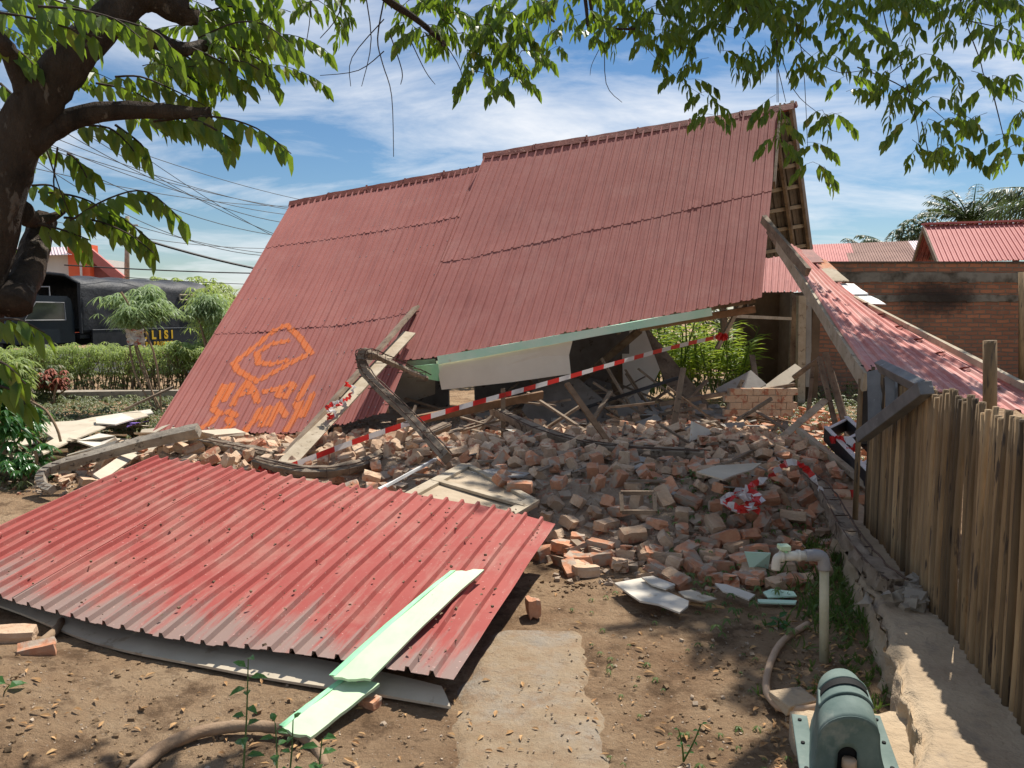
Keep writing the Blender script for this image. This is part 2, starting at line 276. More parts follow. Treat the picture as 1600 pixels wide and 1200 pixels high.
# ------------------------------------------------------------------ mesh helpers
class MB:
    def __init__(s): s.v = []; s.f = []; s.st = []
    def quad(s, a, b, c, d):
        i = len(s.v); s.v += [V(a), V(b), V(c), V(d)]; s.f.append((i, i+1, i+2, i+3))
    def box(s, c, size, rot=None, jit=0):
        c = V(c); r = rot or Matrix.Identity(3); i = len(s.v); x, y, z = (q / 2 for q in size)
        for p in ((-x,-y,-z),(x,-y,-z),(x,y,-z),(-x,y,-z),(-x,-y,z),(x,-y,z),(x,y,z),(-x,y,z)):
            q = V(p)
            if jit: q += V((random.uniform(-jit, jit), random.uniform(-jit, jit), random.uniform(-jit, jit)))
            s.v.append(c + r @ q)
        s.f += [tuple(i + k for k in f) for f in ((0,3,2,1),(4,5,6,7),(0,1,5,4),(1,2,6,5),(2,3,7,6),(3,0,4,7))]
    def beam(s, a, b, w, h, up=V((0, 0, 1)), segs=1, jit=0.0, bend=0.0):
        a, b = V(a), V(b); d = (b - a); L = d.length; d.normalize()
        sd = d.cross(up)
        if sd.length < 1e-3: sd = d.cross(V((1, 0, 0)))
        sd.normalize(); u = sd.cross(d).normalized()
        i0 = len(s.v)
        for k in range(segs + 1):
            t = k / segs; c = a.lerp(b, t) + u * (-bend * 4 * t * (1 - t))
            for (p, q) in ((-1, -1), (1, -1), (1, 1), (-1, 1)):
                s.v.append(c + sd * (p * w / 2 + random.uniform(-jit, jit)) + u * (q * h / 2 + random.uniform(-jit, jit)) + d * random.uniform(-jit, jit) * (2 if k in (0, segs) else 1))
        for k in range(segs):
            o = i0 + 4 * k
            for j in range(4): s.f.append((o + j, o + (j+1) % 4, o + 4 + (j+1) % 4, o + 4 + j))
        s.f.append((i0 + 3, i0 + 2, i0 + 1, i0)); o = i0 + 4 * segs; s.f.append((o, o+1, o+2, o+3))
    def tube(s, pts, rad, sides=8, jit=0.0, cap=True):
        pts = [V(p) for p in pts]; n = len(pts)
        rad = rad if isinstance(rad, (list, tuple)) else [rad] * n
        i0 = len(s.v); ref = V((0.13, 0.3, 0.95)); prev = None
        for k in range(n):
            d = (pts[min(k+1, n-1)] - pts[max(k-1, 0)]).normalized()
            if prev is None:
                sd = d.cross(ref)
                if sd.length < 0.1: sd = d.cross(V((1, 0, 0)))
            else: sd = prev - d * prev.dot(d)
            sd.normalize(); prev = sd; u = sd.cross(d)
            for j in range(sides):
                a = 2 * math.pi * j / sides; r = rad[k] * (1 + random.uniform(-jit, jit))
                s.v.append(pts[k] + (sd * math.cos(a) + u * math.sin(a)) * r)
        for k in range(n - 1):
            for j in range(sides):
                a = i0 + k * sides + j; b = i0 + k * sides + (j+1) % sides
                s.f.append((a, b, b + sides, a + sides))
        if cap:
            s.f.append(tuple(range(i0 + sides - 1, i0 - 1, -1))); o = i0 + (n-1) * sides; s.f.append(tuple(range(o, o + sides)))
    def prism(s, pts, th, up=None):
        pts = [V(p) for p in pts]; n = len(pts); i = len(s.v)
        nm = V((0, 0, 0))
        for k in range(n):
            a, b = pts[k], pts[(k+1) % n]; nm += a.cross(b)
        nm.normalize()
        if nm.z < 0: nm = -nm; pts = pts[::-1]
        if up is not None: nm = up
        s.v += [p + nm * th / 2 for p in pts] + [p - nm * th / 2 for p in pts]
        s.f.append(tuple(range(i, i + n))); s.f.append(tuple(range(i + 2*n - 1, i + n - 1, -1)))
        for k in range(n): s.f.append((i + k, i + n + k, i + n + (k+1) % n, i + (k+1) % n))
    def grid(s, fn, nu, nv, th=0.0):
        i = len(s.v); lay = []
        for a in range(nu + 1):
            for b in range(nv + 1): lay.append(V(fn(a / nu, b / nv)))
        s.v += lay; q = lambda a, b: i + a * (nv + 1) + b
        for a in range(nu):
            for b in range(nv): s.f.append((q(a, b), q(a+1, b), q(a+1, b+1), q(a, b+1)))
        if th:
            m = len(lay); c0 = (lay[nv + 1] - lay[0]).cross(lay[1] - lay[0]).normalized()
            nmid = (lay[(nu//2+1)*(nv+1)+nv//2] - lay[(nu//2)*(nv+1)+nv//2]).cross(lay[(nu//2)*(nv+1)+nv//2+1] - lay[(nu//2)*(nv+1)+nv//2]).normalized()
            s.v += [p - nmid * th for p in lay]
            for a in range(nu):
                for b in range(nv): s.f.append((q(a, b+1)+m, q(a+1, b+1)+m, q(a+1, b)+m, q(a, b)+m))
            for a in range(nu):
                s.f.append((q(a, 0)+m, q(a+1, 0)+m, q(a+1, 0), q(a, 0))); s.f.append((q(a, nv), q(a+1, nv), q(a+1, nv)+m, q(a, nv)+m))
            for b in range(nv):
                s.f.append((q(0, b), q(0, b+1), q(0, b+1)+m, q(0, b)+m)); s.f.append((q(nu, b)+m, q(nu, b+1)+m, q(nu, b+1), q(nu, b)))
    def chunk(s, c, r, squash=0.7):
        i = len(s.v); c = V(c)
        rot = Matrix.Rotation(random.uniform(0, 6.28), 3, 'Z') @ Matrix.Rotation(random.uniform(-.6, .6), 3, 'X')
        for p in ((-1,-1,-1),(1,-1,-1),(1,1,-1),(-1,1,-1),(-1,-1,1),(1,-1,1),(1,1,1),(-1,1,1)):
            k = random.uniform(0.45, 1.0)
            s.v.append(c + rot @ V((p[0] * r * k, p[1] * r * k * 0.8, p[2] * r * k * squash)))
        s.f += [tuple(i + k for k in f) for f in ((0,3,2,1),(4,5,6,7),(0,1,5,4),(1,2,6,5),(2,3,7,6),(3,0,4,7))]
    def leaf(s, base, d, L, wd, nrm, fold=0.25, curl=0.15):
        d = V(d).normalized(); sd = d.cross(nrm)
        if sd.length < 1e-3: sd = d.cross(V((1, 0.2, 0)))
        sd.normalize(); up = sd.cross(d).normalized(); b = V(base); i = len(s.v)
        f = up * (wd * fold)
        s.v += [b, b + d*L*0.35 + sd*wd*0.5 + f, b + d*L*0.35 - sd*wd*0.5 + f, b + d*L*0.4,
                b + d*L*0.75 + sd*wd*0.32 + f*0.6 - up*L*curl*0.4, b + d*L*0.75 - sd*wd*0.32 + f*0.6 - up*L*curl*0.4, b + d*L*0.75 - up*L*curl*0.5, b + d*L - up*L*curl]
        s.f += [(i, i+1, i+3), (i, i+3, i+2), (i+1, i+4, i+6, i+3), (i+3, i+6, i+5, i+2), (i+4, i+7, i+6), (i+6, i+7, i+5)]
    def build(s, name, m, parent=None, smooth=False, attr=None, bevel=0):
        me = bpy.data.meshes.new(name); me.from_pydata([tuple(v) for v in s.v], [], s.f)
        me.materials.append(m if not isinstance(m, str) else MAT[m]); o = bpy.data.objects.new(name, me); COL.objects.link(o)
        if smooth:
            for p in me.polygons: p.use_smooth = True
        if attr:
            at = me.attributes.new(attr[0], 'FLOAT', 'POINT')
            for k, x in enumerate(attr[1]): at.data[k].value = x
        if s.st and len(s.st) == len(s.v):
            for nm, ix in (('across', 0), ('down', 1)):
                at = me.attributes.new(nm, 'FLOAT', 'POINT')
                for k, x in enumerate(s.st): at.data[k].value = x[ix]
        if bevel:
            bv = o.modifiers.new('bevel', 'BEVEL'); bv.width = bevel; bv.segments = 2; bv.limit_method = 'ANGLE'
        if parent is not None: o.parent = parent; o.matrix_parent_inverse = parent.matrix_world.inverted()
        return o
def tag(o, label=None, cat=None, group=None, kind=None):
    if label: o['label'] = label
    if cat: o['category'] = cat
    if group: o['group'] = group
    if kind: o['kind'] = kind
    return o
def thing(name, label, cat, loc=(0, 0, 0), group=None):
    o = bpy.data.objects.new(name, None); COL.objects.link(o); o.location = loc; o.empty_display_size = 0.1
    o.matrix_world = Matrix.Translation(V(loc)); return tag(o, label, cat, group)
def struct(name, mb, m, smooth=False): return tag(mb.build(name, m, None, smooth), kind='structure')
def stuff(name, mb, m, label, cat): return tag(mb.build(name, m), label, cat, kind='stuff')
def poly_at(pts, s):
    """point on a polyline at fraction s (even in parameter along its length)"""
    L = [(pts[k+1] - pts[k]).length for k in range(len(pts) - 1)]; T = sum(L) * s
    for k, l in enumerate(L):
        if T <= l or k == len(L) - 1: return pts[k].lerp(pts[k+1], min(1, T / l) if l else 0)
        T -= l
def smooth_poly(pts, n=6):
    pts = [V(p) for p in pts]; o = []
    for k in range(len(pts) - 1):
        p0 = pts[max(k-1, 0)]; p1 = pts[k]; p2 = pts[k+1]; p3 = pts[min(k+2, len(pts)-1)]
        for j in range(n):
            t = j / n
            o.append(0.5 * ((2*p1) + (p2-p0)*t + (2*p0-5*p1+4*p2-p3)*t*t + (3*p1-p0-3*p2+p3)*t*t*t))
    return o + [pts[-1]]
def nz(x, y, s=1.0, o=0.0): return noise.noise(V((x * s + o, y * s - o, o * 0.7)))
def sstep(a, b, x):
    t = max(0, min(1, (x - a) / (b - a))); return t * t * (3 - 2 * t)
def lin(x, tab):
    if x <= tab[0][0]: return tab[0][1]
    for (a, p), (b, q) in zip(tab, tab[1:]):
        if x <= b: return p + (q - p) * (x - a) / (b - a)
    return tab[-1][1]

# ------------------------------------------------------------------ ground
FRONT = [(-5.2, 7.2), (-3.6, 6.9), (-2.9, 6.0), (-1.2, 5.7), (-0.2, 5.2), (0.3, 4.75), (1.0, 4.55), (1.7, 4.6), (2.1, 5.0), (2.6, 5.6)]
def heap(x, y):
    """height of the rubble heap above the yard"""
    if x < -5.0 or x > 3.6 or y > 12.5: return 0.0
    f = lin(x, FRONT); m = sstep(f - 0.1, f + 1.3, y) * sstep(-5.0, -3.6, x) * sstep(3.6, 2.6, x) * sstep(12.5, 11.5, y)
    h = 0.30 + 0.10 * nz(x, y, 0.9, 3)
    if x < 0.2: h *= 1 - 0.55 * sstep(7.2, 8.4, y)
    else: h *= 1 - 0.35 * sstep(7.4, 9.0, y)
    return m * h
def gz(x, y):
    z = 0.025 * nz(x, y, 0.7) + 0.012 * nz(x, y, 3.0, 5)
    if y < 5: z += 0.008 * nz(x, y, 9.0, 2)
    z += 0.16 * sstep(0.9, 0.0, math.hypot(x + 2.6, y - 2.6) - 0.3)        # root plate of the tree
    return z
xs = []; x = -220.0
def axis(lo, hi, a, b, fine):
    o = []; x = lo
    while x < hi:
        o.append(x)
        if a <= x < b: x += fine
        else:
            dd = (a - x) if x < a else (x - b); st = max(fine, dd * 0.22) + 0.02
            x = min(x + st, a) if x < a and x + st > a else x + st
    return o + [hi]
xs = axis(-260, 260, -5.2, 3.8, 0.06); ys = axis(-6, 420, 1.4, 9.2, 0.06)
g = MB(); nx, ny = len(xs), len(ys)
for a in xs:
    for b in ys: g.v.append(V((a, b, gz(a, b) + heap(a, b))))
for i in range(nx - 1):
    for j in range(ny - 1): g.f.append((i*ny + j, (i+1)*ny + j, (i+1)*ny + j+1, i*ny + j+1))
struct('ground', g, 'ground', True)
# worn concrete slab path in the middle foreground
out = GL([(712, 1215), (705, 1150), (722, 1110), (705, 1085), (745, 1030), (790, 975), (815, 935), (850, 905), (890, 915), (880, 960), (915, 990), (925, 1030), (920, 1075), (945, 1120), (938, 1160), (955, 1215), (960, 1500), (705, 1500)])
pm = MB(); gi = {}
def seg_d(x, y, a, b):
    dx, dy = b.x - a.x, b.y - a.y; q = max(0, min(1, ((x - a.x)*dx + (y - a.y)*dy) / (dx*dx + dy*dy))); return math.hypot(x - a.x - q*dx, y - a.y - q*dy)
def inside(x, y):
    c = False
    for a, b in zip(out, out[1:] + out[:1]):
        if (a.y > y) != (b.y > y) and x < (b.x - a.x) * (y - a.y) / (b.y - a.y) + a.x: c = not c
    return c
st_ = 0.025
for i in range(-16, 24):
    for j in range(50, 150):
        x, y = i * st_, j * st_; d = min(seg_d(x, y, a, b) for a, b in zip(out, out[1:] + out[:1])) * (1 if inside(x, y) else -1)
        d += .05 * nz(x, y, 4, 3) + .03 * nz(x, y, 14, 7)
        if d > -.05: gi[(i, j)] = len(pm.v); pm.v.append(V((x, y, gz(x, y) - .02 + .036 * sstep(-.045, .05, d) + .003 * nz(x, y, 12, 4))))
for (i, j), k in gi.items():
    q = [gi.get(c) for c in ((i, j), (i+1, j), (i+1, j+1), (i, j+1))]
    if None not in q: pm.f.append(tuple(q))
struct('concrete_path', pm, 'path', True)

# road and kerb strip behind the hedge
rd = MB(); rd.grid(lambda a, b: V((-60 + a*60 - 0.0, 18.6 + b*14 + a*2, 0.05)), 4, 4)
MAT['road'] = mat('asphalt road', (0.045, 0.045, 0.045), (0.075, 0.072, 0.07), 3, 0.9, 0.3, 0.01)
struct('road', rd, 'road')
kb = MB(); kb.beam(V((-16, 14.0, 0.06)), V((-3.5, 14.5, 0.06)), 0.35, 0.22, segs=20, jit=0.015)
struct('kerb', kb, 'conc')

# ------------------------------------------------------------------ corrugated sheets
MINI = 0.22
def prof(u):
    """trapezoid rib over one pitch, u in 0..1 -> 0..1"""
    u = u % 1.0
    if u < 0.07: return u / 0.07
    if u < 0.21: return 1.0
    if u < 0.28: return 1 - (u - 0.21) / 0.07
    if 0.64 < u < 0.72: return MINI
    return 0.0
USMP = (0.0, 0.07, 0.21, 0.28, 0.62, 0.65, 0.71, 0.74)
def sheet_surface(top, bot, sag=0.0, wob=0.0, seed=0):
    def S(s, t):
        a, b = poly_at(top, s), poly_at(bot, s); p = a.lerp(b, t)
        p.z -= sag * 4 * t * (1 - t)
        if wob: p.z += wob * nz(s * 5, t * 3, 1.0, seed + 2.3)
        return p
    return S
def corrugate(mb, S, nribs, depth, t0=0.0, t1=1.0, nt=10, off=0.0, edge_jit=0.0, s0=0.0, s1=1.0, th=0.002, tfun=None, lift=0.0):
    sv = []
    k = math.floor(s0 * nribs)
    while k <= nribs * s1 + 1e-6:
        for u in USMP:
            s = (k + u) / nribs
            if s0 - 1e-9 <= s <= s1 + 1e-9: sv.append(s)
        k += 1
    if sv[-1] < s1 - 1e-6: sv.append(s1)
    lay = []; ej = {}; stl = []
    for s in sv:
        kk = math.floor(s * nribs + 0.3)
        if kk not in ej: ej[kk] = (random.uniform(-1, 1), random.random() ** 3)
        col = []
        for j in range(nt + 1):
            q = j / nt; a, b = (tfun(s) if tfun else (t0, t1)); t = a + (b - a) * q
            if j == nt: t += ej[kk][0] * edge_jit
            stl.append((s * nribs, t * 10)); p = S(s, t); e = 0.004
            n = (S(min(1, s + e), t) - S(max(0, s - e), t)).cross(S(s, min(1, t + e)) - S(s, max(0, t - e)))
            n.normalize()
            if n.z < 0: n = -n
            col.append(p + n * (off + depth * prof(s * nribs) + (lift * ej[kk][1] if j == nt else 0)))
        lay.append(col)
    i = len(mb.v); nv = nt + 1
    for col in lay: mb.v += col
    m = len(lay) * nv
    for col in lay: mb.v += [p - V((0, 0, th)) for p in col]
    mb.st += stl + stl
    q = lambda a, b: i + a * nv + b
    for a in range(len(lay) - 1):
        for b in range(nt):
            mb.f.append((q(a, b), q(a, b+1), q(a+1, b+1), q(a+1, b))); mb.f.append((q(a, b)+m, q(a+1, b)+m, q(a+1, b+1)+m, q(a, b+1)+m))
        mb.f.append((q(a, nt), q(a, nt)+m, q(a+1, nt)+m, q(a+1, nt)))
    for b in range(nt):
        mb.f.append((q(0, b), q(0, b)+m, q(0, b+1)+m, q(0, b+1))); e = len(lay) - 1; mb.f.append((q(e, b), q(e, b+1), q(e, b+1)+m, q(e, b)+m))

# ------------------------------------------------------------------ the collapsed house
RDEP = 0.023
house = thing('collapsed_house', 'collapsed house whose red metal roof leans over brick rubble, orange writing sprayed on it', 'house', (0, 9.5, 0))
LT = PL([(455, 320, 12.9), (752, 262, 12.6)]); LB = PL([(235, 682, 8.6), (330, 683, 8.7), (460, 677, 8.8), (550, 661, 8.9), (603, 645, 9.0)])
RT = PL([(757, 246, 12.55), (1217, 170, 12.2)]); RB = PL([(622, 562, 9.62), (675, 560, 9.66), (900, 520, 9.7), (1190, 466, 9.7)])
SL = sheet_surface(LT, LB, 0.04, 0.022, 1); SR = sheet_surface(RT, RB, 0.03, 0.022, 5)
for (S, nr, rows, base, up) in ((SL, 30, [(lambda s: (0, .245)), (lambda s: (.235, .64)), (lambda s: (.63, 1.0))], 0.0, 0.0),
                      (SR, 33, [(lambda s: (0, .57 - .09*s)), (lambda s: (.56 - .09*s, 1.0))], 0.012, 0.0)):
    for k, tf in enumerate(rows):
        last = k == len(rows) - 1
        b = MB(); corrugate(b, S, nr, RDEP, nt=12, off=base + 0.005 * (len(rows) - 1 - k), edge_jit=0.005 if last else 0.001, tfun=tf, lift=0.0 if last else 0.007)
        b.build('roof_sheet', 'roof', house)
for (S, nr, ts) in ((SL, 30, (.03, .12, .22, .36, .5, .62, .75, .87, .97)), (SR, 33, (.03, .14, .27, .4, .52, .65, .79, .96))):
    b = MB()
    for t in ts:
        for k in range(nr):
            if random.random() < .4:
                s_ = (k + .14) / nr; p = S(s_, t + random.uniform(-.004, .004)); n = (S(min(1, s_ + .01), t) - S(s_ - .004, t)).cross(S(s_, min(1, t + .01)) - S(s_, t - .01)); n.normalize(); n = -n if n.z < 0 else n
                b.tube([p + n * (RDEP + .002), p + n * (RDEP + .012)], [.008, .006], 5)
    tag(b.build('nail_heads', 'pvcgrey' if S is SL else 'rust', house), kind='stuff')
# back slope, battens, verge boards
RBK = PL([(1238, 160, 12.25)])[0]; RBE = P(1268, 392, 14.0)
LBK = P(455, 318, 12.95); LBE = LBK + (RBE - RBK) * 0.95
Sb = sheet_surface([LBK, RBK], [LBE, RBE])
b = MB(); corrugate(b, Sb, 60, 0.03, nt=8, th=0.004); b.build('back_roof_sheet', 'under', house)
bt = MB()
for t in (0.08, 0.22, 0.36, 0.5, 0.64, 0.78, 0.93):
    a_, c_ = Sb(0.02, t), Sb(0.995, t); b = MB(); b.beam(a_ - V((0, 0, .05)), c_ - V((0, 0, .05)), 0.04, 0.06); b.build('purlin', 'pale', house)
for t in (0.06, 0.3, 0.5, 0.72, 0.95):
    a_, c_ = SR(0.0, t), SR(0.985, t); b = MB(); b.beam(a_ - V((0, -.06, .15)), c_ - V((0, -.06, .15)), 0.04, 0.06); b.build('purlin', 'wood', house)
    a_, c_ = SL(0.01, t), SL(0.98, t); b = MB(); b.beam(a_ - V((0, -.06, .15)), c_ - V((0, -.06, .15)), 0.04, 0.06); b.build('purlin', 'wood', house)
for s in (0.15, 0.38, 0.6, 0.8, 0.96):
    b = MB(); b.beam(SR(s, 0.02) - V((0, -.1, .26)), SR(s, 0.94) - V((0, -.1, .26)), 0.05, 0.10); b.build('rafter', 'wood', house)
    b = MB(); b.beam(Sb(0.4 + s*0.6 - .01, 0.02) - V((0, 0, .13)), Sb(0.4 + s*0.6 - .01, 0.98) - V((0, 0, .13)), 0.05, 0.10); b.build('rafter', 'wood', house)
b = MB(); b.beam(Sb(0.998, 0.0) - V((0, 0, .02)), Sb(0.998, 1.0) - V((0, 0, .02)), 0.05, 0.20); b.build('verge_board', 'wood', house)
b = MB(); b.beam(RT[-1] + V((.02, 0, 0.03)), SR(1.0, .42) + V((.03, 0, -.06)), 0.03, 0.14); b.build('verge_board', 'wood', house)
# ridge caps, a run of short folded pieces
def ridge(a, c, n):
    for k in range(n):
        p, q = a.lerp(c, k / n), a.lerp(c, (k + 1) / n + 0.01)
        d = (q - p).normalized(); f = V((0, -0.62, -0.78)); bk = V((0, 0.62, -0.78)); o = V((0, 0, 0.045 + 0.006 * (k % 2)))
        b = MB(); hh = 0.13
        b.grid(lambda u, v: (p.lerp(q, u)) + o + (f * hh * (1 - 2*v) if v < 0.5 else bk * hh * (2*v - 1)) + V((0, 0, random.uniform(-.006, .006))), 5, 2, 0.004)
        b.beam(q + o + f * 0.1, q + o + V((0, 0, .012)), 0.03, 0.012)
        b.build('ridge_cap', 'rust', house)
ridge(LT[0] + V((-.03, 0, .02)), LT[1], 5); ridge(RT[0] + V((-.03, 0, .02)), P(1238, 166, 12.2), 6)
# sprayed writing: a raised film following the ribs of the sheet it lies on
def on_roof(px, py):
    d = ray(px, py); o = V((0, 0, CAMZ)); lo, hi = 7.5, 13.5      # march along the ray to the lower sheet surface
    best = None
    for s_ in range(0, 61):
        for t_ in range(0, 61):
            p = SL(s_ / 60, 0.55 + 0.45 * t_ / 60); v = p - o; r_ = v - d * (v.dot(d) / d.dot(d)); e = r_.length
            if best is None or e < best[0]: best = (e, s_ / 60, 0.55 + 0.45 * t_ / 60)
    _, s, t = best
    for step in (1/120, 1/240, 1/480, 1/960):
        for a_ in (-1, 0, 1):
            for b_ in (-1, 0, 1):
                s2, t2 = s + a_ * step, t + b_ * step
                p = SL(max(0, min(1, s2)), min(1, t2)); v = p - o; r_ = v - d * (v.dot(d) / d.dot(d))
                if r_.length < best[0]: best = (r_.length, s2, t2)
        _, s, t = best
    return s, t
strokes = [[(447,509),(425,520),(395,545),(365,568),(372,580),(402,596)], [(450,510),(468,528),(486,552),(455,568),(430,581),(402,597)],
           [(448,534),(425,538),(402,552),(404,568),(425,570),(447,564)],
           [(350,604),(335,633)], [(363,602),(352,625)], [(386,598),(368,622),(364,632)], [(386,598),(398,612),(402,628)], [(372,618),(396,612)],
           [(415,612),(432,608)], [(455,600),(438,607),(434,618),(448,620),(459,604)], [(487,590),(466,624)],
           [(334,640),(344,648),(330,660),(318,668)], [(356,644),(368,650),(356,656),(364,664),(350,672)],
           [(406,640),(399,655),(386,672)], [(403,652),(416,650)], [(420,638),(408,665)], [(436,632),(426,652),(420,664)], [(436,632),(446,650)], [(470,630),(462,650),(448,672)], [(488,618),(474,650)], [(462,632),(470,648)]]
import numpy as np
Ls = (SL(1, .8) - SL(0, .8)).length; Lt = (SL(.5, 1) - SL(.5, 0)).length
seg = []
for st in strokes:
    uv = [on_roof(*p) for p in st]
    for (a_, b_) in zip(uv, uv[1:]): seg.append((a_[0]*Ls, a_[1]*Lt, b_[0]*Ls, b_[1]*Lt))
seg = np.array(seg); nrb = 30; sv = []
for k in range(2, nrb - 1):
    us = list(USMP) + [1.0]
    for u0, u1 in zip(us, us[1:]): sv += [(k + u0)/nrb, (k + (u0 + u1)/2)/nrb] if u1 - u0 > .08 else [(k + u0)/nrb]
    sv += [(k + .45)/nrb, (k + .84)/nrb, (k+.93)/nrb]
sv = np.array(sorted(set(sv))); tv = np.linspace(.60, .995, 150)
XX, YY = np.meshgrid(sv * Ls, tv * Lt, indexing='ij'); D = np.full(XX.shape, 9.0)
for x0_, y0_, x1_, y1_ in seg:
    dx, dy = x1_ - x0_, y1_ - y0_; q = np.clip(((XX - x0_)*dx + (YY - y0_)*dy) / (dx*dx + dy*dy + 1e-9), 0, 1); D = np.minimum(D, np.hypot(XX - x0_ - q*dx, YY - y0_ - q*dy))
FD = np.clip(1.0 - D / 0.060, 0, 1)
gm = MB(); fade = []; idx = {}
def gv(i, j):
    if (i, j) not in idx:
        s, t = float(sv[i]), float(tv[j]); p = SL(s, t); e = .004
        n = (SL(min(1, s + e), t) - SL(s - e, t)).cross(SL(s, min(1, t + e)) - SL(s, t - e)); n.normalize()
        if n.z < 0: n = -n
        idx[(i, j)] = len(gm.v); gm.v.append(p + n * (0.0035 + (.005 if t < .645 else 0) + RDEP * prof(s * nrb))); fade.append(float(FD[i, j]))
    return idx[(i, j)]
for i in range(len(sv) - 1):
    for j in range(len(tv) - 1):
        if FD[i:i+2, j:j+2].max() > 0.02: gm.f.append((gv(i, j), gv(i, j+1), gv(i+1, j+1), gv(i+1, j)))
gm.build('sprayed_writing', 'spray', house, attr=('fade', fade))
# green fascia under the right eave, hanging cream panel, crumpled green end
b = MB()
fa = PL([(684, 563, 9.55), (900, 525, 9.6), (1112, 487, 9.62)])
for k in range(2):
    b.beam(fa[k], fa[k+1], 0.025, 0.10, segs=6, jit=0.004)
b.build('fascia_board', 'green', house)
b = MB(); b.prism(PL([(681, 564, 9.60), (895, 531, 9.63), (889, 555, 9.63), (892, 584, 9.58), (800, 597, 9.57), (690, 609, 9.55)]), 0.012, up=V((0, -1, 0))); b.build('cream_panel', 'cream', house)
b = MB(); b.grid(lambda u, v: P(644 + 40*u + 6*v, 572 - 4*u + 28*v*(0.6 + .4*u) , 9.55 - .12 * math.sin(u*3) + .1*v), 6, 5, 0.004); b.build('fascia_end', 'minttrim', house)
b = MB(); b.beam(P(1000, 512, 9.9), P(1180, 483, 9.9), 0.06, 0.09, segs=4, jit=.004); b.build('eave_beam', 'brownwood', house)
# dark grey underlay sheet hanging at the broken corner
b = MB(); b.grid(lambda u, v: P(610 + 70*u - 10*v*(1-u), 565 - 5*u + 75*v - 20*u*v, 9.7 + .5*v), 5, 5, 0.01); b.build('torn_lining', 'plaster', house)
# rear part of the house still standing
b = MB(); corrugate(b, sheet_surface(PL([(1186, 398, 16.2), (1262, 396, 16.2)]), PL([(1184, 457, 14.3), (1254, 456, 14.3)])), 7, 0.03, nt=6); b.build('rear_roof_sheet', 'roof', house)
b = MB(); b.box(V((4.98, 15.3, 1.0)), (1.15, 0.12, 2.1)); b.build('rear_wall', mat('dark brown wall', (0.10, 0.065, 0.04), (0.20, 0.14, 0.09), 2, 0.9, 0.3), house)  # one dark brown shared by both rear walls
b = MB(); b.box(V((5.35, 14.4, 1.0)), (0.14, 1.7, 2.0)); b.build('rear_side_wall', bpy.data.materials['dark brown wall'], house)
for (x0, x1, y1) in ((1241, 1236, 605), (1262, 1262, 605), (1128, 1133, 530)):
    b = MB(); b.beam(P(x0, 460, 13.6), P(x1, y1, 13.6), 0.10, 0.10, up=V((0, 1, 0)), segs=4, jit=0.006); b.build('timber_post', 'wood' if x0 != 1262 else 'plaster', house)
b = MB(); b.beam(P(1252, 462, 13.4), P(1250, 640, 13.4), 0.13, 0.12, up=V((0, 1, 0))); b.build('timber_post', 'pale', house)
b = MB(); b.beam(P(1160, 470, 11.5), P(1120, 545, 11.5), 0.05, 0.11, up=V((0, 1, 0))); b.build('brace', 'pale', house)
b = MB(); b.beam(P(1105, 492, 11.4), P(1235, 498, 13.4), 0.05, 0.05); b.build('brace', 'pale', house)
# leaning inner walls
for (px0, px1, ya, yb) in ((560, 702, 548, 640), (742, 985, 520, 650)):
    b = MB(); a_ = P(px0, yb, 13.3); c_ = P(px1, ya, 13.3); b.box(V(((a_.x + c_.x)/2, 13.3, .85)), (c_.x - a_.x, .11, 1.9), None, .03); b.build('inner_wall', 'shadewall', house)
inner = [([(815, 640), (845, 588), (905, 592), (950, 630), (958, 690), (860, 700)], 9.9, 'shadewall'), ([(905, 585), (955, 600), (960, 680), (900, 690)], 11.6, 'shadewall'),
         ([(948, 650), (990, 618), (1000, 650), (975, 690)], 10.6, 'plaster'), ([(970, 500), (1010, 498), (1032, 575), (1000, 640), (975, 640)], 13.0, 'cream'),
         ([(1003, 502), (1050, 560), (1115, 640), (1090, 655), (1040, 600)], 12.0, 'wood'), ([(880, 560), (900, 620), (860, 640), (800, 620)], 13.5, 'shadewall')]
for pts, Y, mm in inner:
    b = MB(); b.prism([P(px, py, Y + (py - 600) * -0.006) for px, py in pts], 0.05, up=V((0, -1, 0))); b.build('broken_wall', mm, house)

# ------------------------------------------------------------------ front fallen roof section
fs = thing('fallen_roof_section', 'big dusty red corrugated roof section lying flat in the foreground under the green plank', 'roof sheet', (-1.4, 4.6, 0))
FT = GL([(245, 716, .46), (420, 742, .43), (600, 768, .39), (750, 790, .34), (868, 817, .28)])
FB = GL([(-160, 905, .12), (0, 937, .11), (180, 986, .10), (400, 1015, .105), (560, 1038, .11), (708, 1062, .13)])
SF = sheet_surface(FT, FB, -0.01, 0.022, 9)
for k, (a_, c_) in enumerate(((0.0, 0.27), (0.27, 0.50), (0.50, 0.735), (0.735, 1.0))):
    b = MB(); MINI = 0.0; corrugate(b, SF, 30, 0.024, nt=22, off=0.004 * (3 - k), s0=a_ - (0.008 if k else 0), s1=c_, edge_jit=0.003 + .002 * (k == 2))
    b.build('roof_sheet', 'sheet', fs)
for t in (0.12, 0.5, 0.86):
    b = MB(); b.beam(SF(0.03, t) - V((0, 0, .10)), SF(0.975, t) - V((0, 0, .10)), 0.045, 0.05, segs=3); b.build('batten', 'wood', fs)
MINI = 0.22
